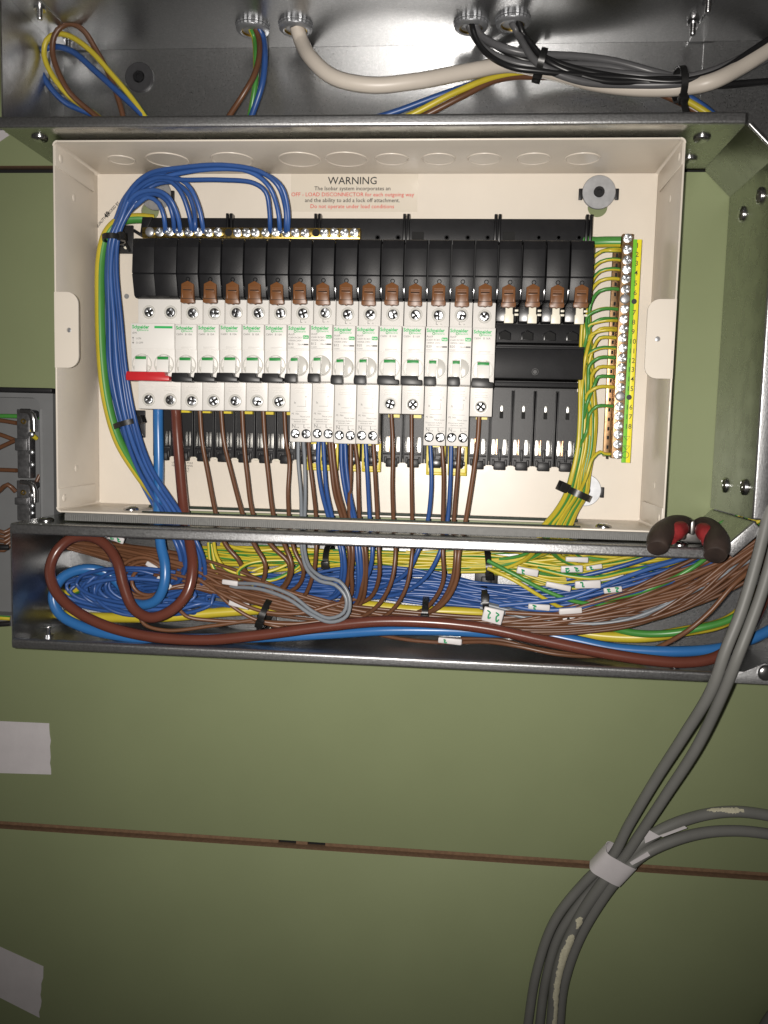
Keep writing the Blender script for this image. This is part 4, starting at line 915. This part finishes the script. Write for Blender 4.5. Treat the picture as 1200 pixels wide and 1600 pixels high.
bundle('bundled_blue_wire', jit=1.0, guide=[(120,915,16,26,8),(220,915,20,30,12),(330,915,22,28,14),(440,916,24,26,14),(540,914,26,30,14),(650,916,28,28,14),(757,932,28,20,12),(860,940,32,20,14),(960,928,34,26,14),(1060,905,36,30,14),(1140,868,38,30,14),(1220,820,42,28,14)], n=52, c='w_blue', r=1.45, label='thin blue wire in the bundle along the middle of the trunking', group='blue wires bundled in the lower trunking', sub=.35, cols=['w_blue', 'w_blue2'])
bundle('bundled_brown_wire', jit=.8, guide=[(110,848,34,8,8),(200,866,40,18,10),(300,894,44,30,12),(400,930,46,36,12),(500,953,46,28,12),(620,966,46,15,12),(760,974,46,12,12),(860,970,48,18,14),(960,948,50,26,16),(1060,918,52,34,16),(1140,880,54,36,16),(1220,835,56,34,16)], n=46, c='w_brown', r=1.45, label='thin brown wire in the bundle crossing the trunking from upper left', group='brown wires bundled in the lower trunking', sub=.3, cols=['w_brown', 'w_brown2'])
bundle('stray_brown_wire', [(780,985,56,10,8),(900,985,58,12,8),(1000,968,60,18,8),(1080,935,62,24,8),(1150,890,62,28,8),(1220,838,60,26,8)], 14, 'w_brown', 1.5, 'thin brown wire fanning up towards the lower right bend', 'brown wires fanning to the right')
bundle('stray_grey_wire', [(760,950,44,14,6),(880,975,50,16,8),(980,972,56,20,8),(1080,930,58,22,8),(1150,892,60,24,8),(1220,845,58,20,8)], 6, 'w_grey', 1.5, 'thin grey wire among the browns at the right of the trunking', 'grey wires in the lower trunking')
# stray crossing wires that read singly
for lab, c, r, pts in (
 ('bright green wire slanting across the earth bundle right of centre', 'w_green', 1.7, [(762,876,52),(800,896,58),(850,922,60),(900,940,60),(945,944,56),(1000,935,46)]),
 ('yellow striped wire slanting below the bright green one', 'earth', 1.6, [(762,888,50),(800,905,55),(845,932,55),(880,950,48),(930,952,40)]),
 ('blue wire running straight under the white markers', 'w_blue2', 1.9, [(780,946,56),(840,941,60),(890,934,62),(950,912,62),(1010,890,60),(1080,868,58),(1150,830,56)]),
 ('second blue wire just above the brown fan', 'w_blue2', 1.8, [(765,938,50),(830,952,58),(900,950,62),(960,932,63),(1030,915,62),(1100,888,60),(1200,822,58)]),
 ('blue wire cutting up behind the pliers', 'w_blue', 1.9, [(885,905,44),(940,893,48),(1000,876,50),(1060,856,48),(1110,838,44)]),
 ('yellow striped wire sagging under the white markers', 'earth', 1.7, [(840,888,54),(890,900,60),(930,903,62),(980,893,60),(1050,880,56),(1100,858,50)]),
 ('yellow and green wire climbing towards the pliers', 'earth', 1.9, [(930,940,58),(1000,925,62),(1050,905,64),(1085,885,66),(1115,862,64),(1150,830,60)]),
 ('brown wire running beside the writing flags', 'w_brown2', 1.9, [(790,957,60),(850,960,64),(910,960,66),(970,945,68),(1030,925,68),(1100,893,66),(1200,835,62)]),
 ('single brown wire crossing steeply at the right bend', 'w_brown2', 1.9, [(985,1026,40),(1035,1008,64),(1075,985,74),(1110,955,76),(1145,915,76),(1180,885,72),(1220,850,66)]),
 ('thick green and yellow wire curving below the brown fan', 'earth', 3.0, [(900,962,20),(985,988,44),(1040,990,54),(1090,982,58),(1140,968,58),(1180,940,56),(1230,890,52)]),
 ('brown wire sagging onto the trunking floor beside a flag', 'w_brown', 1.7, [(560,985,30),(640,1000,40),(700,1004,46),(760,1003,56),(810,1010,64),(870,1022,68),(930,1025,66),(990,1015,60)]),
 ('second brown wire on the trunking floor', 'w_brown', 1.7, [(720,998,44),(780,1000,52),(840,1014,58),(910,1023,60),(960,1017,58)])):
    wire('stray_wire', pts, c, r, lab)
# blue and brown slack coils at the left
for k in range(18):
    cx_, cy_ = 200+RNG.uniform(-25, 45), 922+RNG.uniform(-6, 8); rx, ry = 70+RNG.uniform(-30, 42), 26+RNG.uniform(-8, 12); a0 = RNG.uniform(60, 160); sw = RNG.uniform(190, 300)
    pts = []
    for q in range(11):
        a = math.radians(a0+sw*q/10); pts.append((cx_+rx*math.cos(a), cy_-ry*math.sin(a)+.06*rx*math.cos(a), 30+k*1.7+3*math.sin(q)))
    pts.append((pts[-1][0]+60, pts[-1][1]+6, 28))
    wire('coiled_blue_wire', pts, 'w_blue' if k % 2 else 'w_blue2', 1.65, 'thin blue wire of the slack coil at the trunking left', 'slack blue coil', step=4)
for k, (cx_, cy_, rx, ry) in enumerate(((226, 905, 32, 28), (232, 908, 26, 22), (222, 903, 38, 32))):
    pts = [(cx_+rx*math.cos(math.radians(a)), cy_-ry*math.sin(math.radians(a)), 56+k) for a in range(20, 330, 25)]+[(cx_+rx+40, cy_+10, 50), (cx_+rx+120, cy_+28, 46)]
    wire('coiled_brown_wire', pts, 'w_brown2', 1.65, 'thin brown wire coiled beside the thick brown tail', 'slack brown coil', step=4)
for k, pts in enumerate(([(300,930,60),(280,948,64),(290,962,62),(340,970,56),(420,972,50),(500,976,46)], [(330,915,60),(360,945,62),(400,968,60),(450,975,56),(520,968,50)], [(310,905,62),(350,930,64),(410,955,64),(470,958,62),(520,945,58),(560,935,50)], [(395,968,58),(450,982,56),(540,984,52),(620,978,48),(700,968,50)], [(215,955,58),(225,975,60),(260,985,60),(330,978,56),(400,968,52)])):
    wire('loose_brown_wire', pts, 'w_brown2', 1.6, 'loose brown wire wandering below the brown bundle, left half', 'loose brown wires in the left half')
# loose loops of earth wire behind, left of centre
for k, pts in enumerate(([(326,848,44),(330,880,48),(348,905,46),(380,915,40),(430,905,32),(480,885,26)], [(334,848,42),(338,868,46),(352,888,48),(385,898,46),(430,890,40),(475,868,32)], [(330,850,36),(342,895,40),(360,903,38),(420,882,30)], [(375,905,52),(372,893,54),(385,882,54),(420,876,50),(470,880,44),(430,905,46),(392,907,50)], [(345,850,30),(390,860,34),(440,858,30),(520,862,26)])):
    wire('looped_earth_wire', pts, 'earth', 1.6, 'loose loop of yellow and green wire left of the grey pair', 'loose loops of earth wire')

# ties and mounts
tie_base(184, 372, 12, 24, 'black square tie mount behind the upper blue bundle', hb=EH0)
tie_base(203, 662, 12, 24, 'black square tie mount behind the lower blue bundle', hb=EH0)
tie(P(178, 373, 42), (0.05,0,-1), 7.6, 10.5, 'black tie round the blue bundle beside the neutral bar', ang=155)
tie(P(199, 662, 38), (0.3,0,-1), 10.5, 9, 'black tie round the blue bundle, lower left in the enclosure', ang=170)
tie(P(902, 771, 34), (-0.42,0,-1), 10.3, 10.5, 'black tie round the green and yellow bundle in the enclosure', ang=25, head=(8, 9), wd=5.5)
tie_base(760, 912, 10, 20, 'black tie mount on the trunking back right of centre', hb=2)
tie(P(762, 880, 24), (1,0,.1), 12, 24, 'black tie round the earth bundle, right of centre in the trunking', ang=60, wd=5)
tie(P(757, 935, 30), (1,0,.1), 10, 22, 'black tie round the blue bundle, right of centre in the trunking', ang=115, wd=5)
tie(P(515, 872, 22), (1,0,.05), 11, 22, 'black tie round the earth bundle, left of centre in the trunking', ang=80, wd=5)
tie(P(418, 955, 50), (1,0,-.3), 12, 20, 'black tie round the brown bundle, left part of the trunking', ang=62, wd=5)
tie_base(410, 978, 20, 18, 'black tie mount under the brown bundle, left part of the trunking', hb=2)
tie(P(665, 952, 48), (1,0,0), 9, 18, 'black tie round the brown bundle below the middle breakers', ang=75, wd=5)
tie_base(690, 962, 20, 18, 'black tie mount under the brown bundle below the middle breakers', hb=2)
# paper markers
for k, (u, v, h, a, L_, w_, lab, sc, ns) in enumerate((
 (703,1001,70,3,40,12,'white marker with green writing lying on the trunking floor','marker_green',1),
 (770,961,78,12,34,26,'large white flag with green writing right of the ties','marker_green',2),
 (824,893,66,8,36,13,'white marker on a yellow wire, left end of the marker cluster','marker_green',1),
 (901,874,60,0,37,9,'plain white marker topmost in the cluster','marker_green',0),
 (893,889,66,-3,36,12,'white marker with bold green writing below the topmost','marker_green',2),
 (872,916,66,10,42,11,'plain long white marker low in the cluster','marker_green',0),
 (918,913,70,-4,42,14,'white marker with green writing at the cluster centre','marker_green',1),
 (928,886,62,-12,26,8,'small white marker where blue wires leave the cluster','marker_green',1),
 (957,921,70,-10,30,10,'white marker with green writing, right end of the cluster','marker_green',2),
 (842,948,70,2,36,11,'white marker on the brown wires left under the cluster','marker_green',1),
 (891,954,72,-6,38,11,'plain white marker on the brown wires under the cluster','marker_green',0),
 (896,966,66,-8,36,7,'narrow white marker with black writing','print_black',2),
 (955,902,56,-12,40,7,'narrow plain marker between blue and yellow wires','marker_green',0),
 (182,841,58,18,30,12,'white marker with green writing behind the lip at far left','marker_green',2),
 (238,884,60,30,22,9,'small plain white flag left of the thick blue tail','marker_green',0),
 (257,910,58,35,30,9,'plain white flag between thick blue and brown tails','marker_green',0),
 (360,910,60,5,28,10,'small plain white flag at the end of the grey pair','marker_green',0),
 (374,944,64,12,36,12,'plain white flag on the brown bundle near its tie','marker_green',0))):
    marker(u, v, h-(7 if 800 < u < 960 else 2), a, L_*.94, w_*.94, lab, sc, ns)

# ================================================================== UPPER TRUNKING CABLES
(b1, b2, b3, b4) = bush_pos
zb_ = UZ1-3
def top(name, start, pts, c, r, lab, cat='wire', grp=None, phase=None):
    wire(name, [start]+[P(*p) for p in pts], c, r, lab, grp, cat, mm=True, phase=phase)
top('white_cable', (b2[0]+1, b2[1], zb_), [(470,62,38),(487,92,52),(522,121,60),(580,133,62),(650,127,58),(730,112,46),(800,101,36),(860,112,34),(930,130,38),(1000,138,44),(1060,137,48),(1110,128,58),(1160,103,54),(1215,68,50)], 'w_white', 6.0, 'thick off white cable sagging across the upper trunking', 'cable')
top('trunking_wire', (b1[0]-2, b1[1], zb_), [(397,58,34),(400,90,42),(399,130,44),(393,168,40),(388,195,34)], 'earth', 2.3, 'green and yellow wire from the leftmost bush', phase=2.6)
top('trunking_wire', (b1[0]+2, b1[1], zb_), [(404,58,38),(405,88,48),(397,118,54),(380,148,54),(358,182,48),(350,198,44)], 'w_brown', 2.3, 'brown wire from the leftmost bush')
top('trunking_wire', (b1[0]+5, b1[1], zb_), [(411,58,36),(414,90,44),(410,130,46),(399,165,42),(388,195,36)], 'w_blue', 2.5, 'blue wire from the leftmost bush')
for lab, c, r, pts in (
 ('brown wire of the left loop in the upper trunking', 'w_brown', 2.3, [(175,200,30),(146,178,32),(110,146,38),(90,110,42),(82,80,44),(85,56,46),(97,41,46),(113,37,46),(131,48,44),(150,78,40),(170,115,36),(188,165,32),(196,200,30)]),
 ('yellow and green wire of the left loop in the upper trunking', 'earth', 2.2, [(172,198,26),(148,178,28),(110,152,34),(82,118,38),(69,86,40),(73,63,42),(88,53,43),(110,57,44),(140,78,44),(172,113,42),(205,152,38),(232,190,34)]),
 ('blue wire of the left loop in the upper trunking', 'w_blue', 2.5, [(172,195,24),(142,178,26),(102,160,30),(72,127,34),(59,96,36),(65,79,38),(85,73,39),(112,80,40),(150,112,40),(188,147,38),(215,172,36),(240,196,32)]),
 ('blue wire rising behind the white cable', 'w_blue', 2.5, [(560,192,28),(620,174,30),(690,148,32),(760,126,30),(830,118,24),(900,122,20),(980,130,20),(1050,140,24),(1090,160,28),(1118,182,30),(1140,205,30)]),
 ('yellow striped wire rising behind the white cable', 'earth', 2.5, [(600,196,32),(645,178,34),(710,145,36),(775,120,32),(840,112,24),(910,115,18),(990,126,18),(1050,146,28),(1085,164,32),(1112,182,34),(1135,205,34)]),
 ('brown wire rising behind the white cable', 'w_brown', 2.5, [(630,196,30),(665,180,32),(720,152,34),(780,124,30),(845,120,22),(920,124,16),(990,134,18),(1045,152,24),(1078,168,28),(1100,182,28),(1120,205,28)])):
    wire('trunking_wire', pts, c, r, lab, phase=(.3 if c == 'earth' else None))
CB = 'sheathed cables from the right pair of bushes'
SLAB = ['lower dark grey cable from the third bush', 'upper dark grey cable from the third bush', 'black cable hanging lowest from the third bush', 'black cable behind the greys from the third bush', 'front dark grey cable from the rightmost bush', 'black cable running level right from the rightmost bush', 'black cable in front from the rightmost bush', 'rear dark grey cable from the rightmost bush']
for k, (st_, pts, c, r) in enumerate((
 ((b3[0]-2, b3[1], zb_), [(742,58,36),(762,80,46),(800,97,50),(840,104,50),(900,108,44),(980,116,40),(1060,122,44),(1110,112,48),(1160,90,50),(1215,62,50)], 'w_darkgrey', 2.9),
 ((b3[0]+3, b3[1], zb_), [(750,54,38),(775,70,46),(805,80,48),(838,85,46),(900,88,40),(960,96,36),(1020,112,36),(1065,122,44),(1115,118,44),(1160,97,44),(1215,62,42)], 'w_darkgrey', 2.9),
 ((b3[0], b3[1]+3, zb_), [(744,62,44),(766,88,54),(800,105,60),(842,111,60),(900,117,56),(980,122,52),(1058,127,56),(1120,113,58),(1170,82,56),(1215,52,54)], 'w_black', 2.3),
 ((b3[0]+4, b3[1]-2, zb_), [(754,56,34),(785,78,42),(815,92,44),(845,96,42),(920,96,34),(1000,118,34),(1060,130,42),(1120,134,40),(1215,126,36)], 'w_black', 2.3),
 ((b4[0]-1, b4[1], zb_), [(808,50,38),(822,76,50),(836,95,56),(855,108,58),(910,127,54),(980,132,50),(1058,131,54),(1115,122,52),(1160,102,50),(1215,70,46)], 'w_darkgrey', 2.9),
 ((b4[0]+3, b4[1], zb_), [(815,50,38),(832,72,48),(848,88,52),(870,98,52),(920,112,48),(1000,124,46),(1058,124,48),(1115,132,44),(1160,130,40),(1215,126,38)], 'w_black', 2.4),
 ((b4[0]+4, b4[1]+3, zb_), [(818,54,40),(838,80,50),(852,93,55),(880,108,56),(940,126,54),(1000,128,52),(1058,128,55),(1120,116,56),(1165,88,54),(1215,56,50)], 'w_black', 2.4),
 ((b4[0], b4[1]-3, zb_), [(812,52,34),(828,82,42),(842,98,46),(880,100,42),(950,104,36),(1010,118,36),(1060,126,44),(1110,124,46),(1160,110,44),(1215,84,42)], 'w_darkgrey', 2.6))):
    wire('sheathed_cable', [st_]+[P(*p) for p in pts], c, r, SLAB[k], CB, 'cable', mm=True)
tie(P(845, 100, 52), (1,0,-.25), 9.5, 13, 'black tie round the cables just right of the bushes', ang=12, wd=4.8, tail=3)
tie(P(1062, 132, 52), (1,0,.12), 11, 14, 'black tie round white and black cables near the upper bend', ang=20, wd=4.8, tail=12)

# ================================================================== PLIERS ON THE LOWER TRUNKING
pl = thing('pliers', P(1080, 850, 100), 'worn red and black handled pliers resting on the lower trunking lip', 'pliers')
def grip(pts, rad, nm, mt, flat=1.0):
    b = MB(); sp = spline([P(*p) for p in pts], 2.0); n = len(sp); rr = []
    for i in range(n):
        t = i/(n-1)*(len(rad)-1); k = min(int(t), len(rad)-2); rr.append(rad[k]+(rad[k+1]-rad[k])*(t-k))
    b.tube(sp, rr, 18, flat=flat); return b.build(nm, mt, pl, smooth=60)
grip([(1078,821,72),(1066,817,84),(1050,820,96),(1036,832,110),(1029,846,122),(1027,855,127),(1027,857,128)], [4.5,5.6,6.4,7.2,8.6,8.6,6.8], 'handle', 'plier_black', 1.0)
grip([(1087,822,72),(1099,819,84),(1112,827,98),(1120,843,112),(1119,858,124),(1117,866,129),(1117,868,130)], [4.5,5.6,6.4,7.2,8.9,9.0,7.2], 'handle', 'plier_black', 1.0)
grip([(1072,825,90),(1064,826,98),(1054,832,107),(1047,843,113)], [3.0,6.0,7.0,4.5], 'grip_inlay', 'plier_red')
grip([(1091,827,90),(1097,828,97),(1105,837,107),(1107,850,112)], [3.0,6.0,6.8,4.2], 'grip_inlay', 'plier_red')
for sgn, uu, vv in ((-1, 1062, 836), (1, 1101, 840)):
    q = P(uu, vv, 100); b = MB(); b.dome((q[0], 101, q[2]), (0,1,0), 2.6, 1.2, 14, 6); b.build('wear_spot', 'plier_black', pl)
c = P(1083, 823, 96); b = MB(); b.prism([(c[0]-1.6, c[2]-6), (c[0]+1.4, c[2]-6), (c[0]+1.8, c[2]+3), (c[0], c[2]+5), (c[0]-1.6, c[2]+3)], 84, 96, bev=.8); b.build('pivot_spring', 'plier_steel', pl)
c = P(1083, 812, 70); b = MB(); b.prism([(c[0]-12, -75), (c[0]+13, -75), (c[0]+11, -64), (c[0]+4, -58.5), (c[0]-7, -60), (c[0]-12, -66)], 30, 80, bev=2.0); b.build('jaw', 'plier_steel', pl)

# ================================================================== GREY BOX AT THE LEFT EDGE
bx = thing('junction_box', (-420, 1, -160), 'open grey metal box with screw terminals at the left edge', 'box')
hr = 17.0
xr = -352.5; zt = P(40, 614, hr)[2]; zb = P(5, 978, hr)[2]; xl = -520
xi = P(63, 700, hr)[0]
b = MB(); b.holed([(xl, zb), (xr, zb), (xr, zt), (xl, zt)], [list(reversed(rrect(xl+14, xi, zb+10, zt-4, 7)))], 3, hr); b.build('rim', 'box_grey', bx)
b = MB(); b.box(xl, xr, zb, zt, 1, 2.9); b.build('back_plate', 'box_grey', bx)
b = MB(); b.tube([(xi+.9, hr-.4, z) for z in (zb+18, zb+60, zt-40, zt-14)], 1.8, 10); b.build('bead', 'box_grey', bx)
b = MB(); b.box(xl, xr+2, zt+.5, zt+4.5, 2, hr+6, bev=1); b.build('lid_edge', 'black', bx)
def clamp(v0, v1, gold):
    a, c_ = P(22, v0, 26), P(52, v1, 26); x0, x1, z1, z0 = a[0], c_[0], a[2], c_[2]
    b = MB(); b.prism([(x0, z0), (x1-5, z0), (x1-5, z1-10)]+[(x1-5+5*math.cos(math.radians(t)), z1-5+5*math.sin(math.radians(t))) for t in range(0, 91, 15)]+[(x0, z1)], 12, 22, bev=1.6, seg=3); k = b.build('terminal_clamp', 'clamp_dark', bx)
    b = MB(); b.tube([(x0+3, 20.5, z1-1.5), (x1-6, 20.5, z1-1.8), (x1-2.8, 20.5, z1-4.5), (x1-2, 20, z1-9), (x1-2, 19.5, z1-19)], [2.2, 2.6, 3.2, 3.4, 3.0], 14); b.build('clamp_edge', 'steel', k)
    b = MB(); b.lathe((x0+6, 21.8, z1-10.5), (0,1,0), [(2.6, 0), (2.4, .6), (1.3, .6), (1.0, 0), (0, 0)], 12); b.build('stud', 'brass', k)
    for f in (.36, .62, .80):
        zz_ = z1-(z1-z0)*f
        b = MB(); b.dome((x1-3.2, 21.5, zz_), (0,1,0), 2.5, 1.3, 14, 1.4); b.build('screw', 'zinc', k)
    b = MB(); b.box(x0-1, x1-6, z0+(z1-z0)*.40, z0+(z1-z0)*.58, 21.5, 24.5, bev=.8); b.build('bridge', 'clamp_dark', k)
clamp(639, 748, 1); clamp(751, 815, 1)
for lab, c, r, pts in (('brown wire into the upper left clamp of the grey box', 'w_brown', 1.9, [(-40,655,16),(0,657,18),(26,661,20)]), ('brown wire sloping down to the grey box clamp', 'w_brown', 1.9, [(-40,670,18),(0,679,22),(24,688,22)]),
 ('brown wire sloping up to the grey box clamp', 'w_brown', 1.9, [(-40,720,18),(0,699,22),(24,688,23)]), ('brown wire level into the grey box clamp', 'w_brown', 1.9, [(-40,733,16),(0,734,18),(26,735,20)]),
 ('brown wire arching over between the grey box clamps', 'w_brown', 2.0, [(-30,790,18),(0,766,24),(12,757,26),(24,768,22)]), ('green wire behind the upper clamp of the grey box', 'w_green', 2.0, [(-40,651,10),(10,650,11),(60,652,10)]),
 ('brown wire down the right inside of the grey box', 'w_brown', 1.7, [(62,742,12),(56,755,14),(52,772,13)]), ('yellow wire end beside the grey box clamp', 'w_yellow', 2.0, [(45,672,20),(51,680,18),(57,685,14)])):
    wire('box_wire', pts, c, r, lab)
for k in range(5):
    wire('box_wire', [(-60,822+k*9,14),(-10,826+k*8,18),(6,832+k*7,18),(18,826+k*6,14)], 'w_brown', 1.8, 'brown wire low in the grey box beside the trunking end', 'brown wires low in the grey box')
wire('box_cable', [(-60,852,20),(0,855,22),(14,855,20)], 'w_black', 2.6, 'black cable low in the grey box', cat='cable')
wire('box_wire', [(-60,960,20),(0,965,22),(16,966,20)], 'earth', 2.2, 'yellow and green wire at the foot of the grey box')
wire('box_cable', [(-60,972,20),(0,975,22),(16,974,20)], 'w_black', 2.4, 'black cable at the foot of the grey box', cat='cable')

# ================================================================== GREY CABLES HANGING LOWER RIGHT
GC = {
 'left strand of the grey cable pair hanging from the right trunking': [(1212,740,92),(1201,800,100),(1181,880,106),(1158,955,110),(1133,1018,112),(1112,1077,106),(1068,1150,84),(1025,1217,62),(982,1290,44),(955,1340,34),(918,1374,26),(866,1440,17),(838,1520,14),(822,1620,13)],
 'right strand of the grey cable pair hanging from the right trunking': [(1226,760,96),(1213,840,102),(1192,920,108),(1172,976,112),(1154,1022,114),(1132,1077,106),(1090,1165,84),(1040,1243,62),(998,1306,46),(970,1346,36),(932,1382,27),(876,1456,18),(853,1530,15),(841,1620,14)],
}
for lab, pts in GC.items(): wire('grey_cable', pts, 'sheath_grey', 4.2, lab, 'grey cables lower right', 'cable', step=5)
scp = [(1240,1284,10),(1200,1274,12),(1150,1268,15),(1100,1273,20),(1045,1291,28),(1000,1318,34),(965,1352,36),(938,1384,32),(902,1440,26),(872,1515,24),(860,1620,22)]
def grey_scuffed():
    path = [P(*p) for p in scp]; t = thing('grey_cable', path[5], 'grey cable with pale paint scuffs, upper strand of the right loop', 'cable', 'grey cables lower right')
    b = MB(); sp = spline(path, .8); K = 44; n = len(sp); n0 = len(b.bm.faces)
    b.tube(sp, 4.8, K); b.bm.faces.ensure_lookup_table()
    rr = random.Random(5); wid = 0.0; cen = 0.0
    for i in range(n-1):
        f_ = i/n
        on = .13 < f_ < .21 or .645 < f_ < .665 or .70 < f_ < .99
        tgt = 0 if not on else (.55 if f_ < .5 else 1.15 if f_ < .80 else .75)
        wid += (tgt-wid)*.18+rr.uniform(-.10, .10)*(1 if tgt else 0); cen += rr.uniform(-.07, .07); cen *= .97
        for j in range(K):
            fc = b.bm.faces[i*K+j]; nn = fc.normal if fc.normal.length > .5 else None
            fc.normal_update(); nn = fc.normal
            side = math.atan2(nn.x*.8+nn.z*(.9 if f_ < .5 else -.3)*.6, -nn.y)
            if -nn.y > 0 and abs(side-cen-(.35 if f_ > .5 else .3)) < wid*.62 and wid > .2: fc.material_index = 1
    b.build('sheath', ['sheath_grey', 'paint_scuff'], t, smooth=60)
grey_scuffed()
wire('grey_cable', [(1240,1312,12),(1200,1303,14),(1150,1298,18),(1100,1301,24),(1050,1314,32),(1005,1335,38),(975,1362,38),(948,1394,32),(905,1466,22),(880,1540,19),(872,1620,18)], 'sheath_grey', 4.8, 'grey cable without scuffs, lower strand of the right loop', 'grey cables lower right', 'cable', step=5)
wire('grey_cable', [(1172,1646,9),(1190,1614,9),(1212,1582,9),(1250,1558,9)], 'sheath_grey', 5.2, 'short piece of grey cable in the lower right corner', 'grey cables lower right', 'cable', step=5)
# tape sleeve round the four grey cables
def sleeve():
    c = P(958, 1351, 35); d = Vector(P(934, 1376, 30))-Vector(P(982, 1324, 40)); o, a, cc, n = frame(c, tuple(d))
    t = thing('tape_wrap', c, 'pale tape wrapped round the four grey cables', 'tape')
    b = MB(); N_ = 36; L_ = 11.5; prev = None; fs = []; rings = []
    for sgn, k in ((-1, 0), (-.5, 0), (0, 0), (.5, 0), (1, 0), (1, -.5), (-1, -.5)):
        ring = []
        for i in range(N_):
            th = 2*math.pi*i/N_; e = 3.2; cx_ = abs(math.cos(th))**(2/e)*math.copysign(1, math.cos(th)); sx_ = abs(math.sin(th))**(2/e)*math.copysign(1, math.sin(th))
            ring.append(b.bm.verts.new(o+cc*(15.2+k)*cx_+n*(9.4+k)*sx_+a*(sgn*L_+1.2*math.sin(th*2+.5)*abs(sgn))))
        rings.append(ring)
    for A, B in zip(rings, rings[1:]+rings[:1]):
        for i in range(N_): fs.append(b.bm.faces.new((A[i], A[(i+1) % N_], B[(i+1) % N_], B[i])))
    bmesh.ops.recalc_face_normals(b.bm, faces=fs); b.build('sleeve', 'tape', t)
    for q in (((1006,1300),(1014,1297),(1032,1307),(1008,1318)), ((984,1348),(1012,1331),(1016,1337),(988,1352)), ((1030,1306),(1070,1291),(1074,1294),(1036,1308))):
        b = MB(); b.prism([(P(u, v, 44)[0], P(u, v, 44)[2]) for u, v in q], 43, 43.8); b.build('loose_end', 'tape', t)
sleeve()
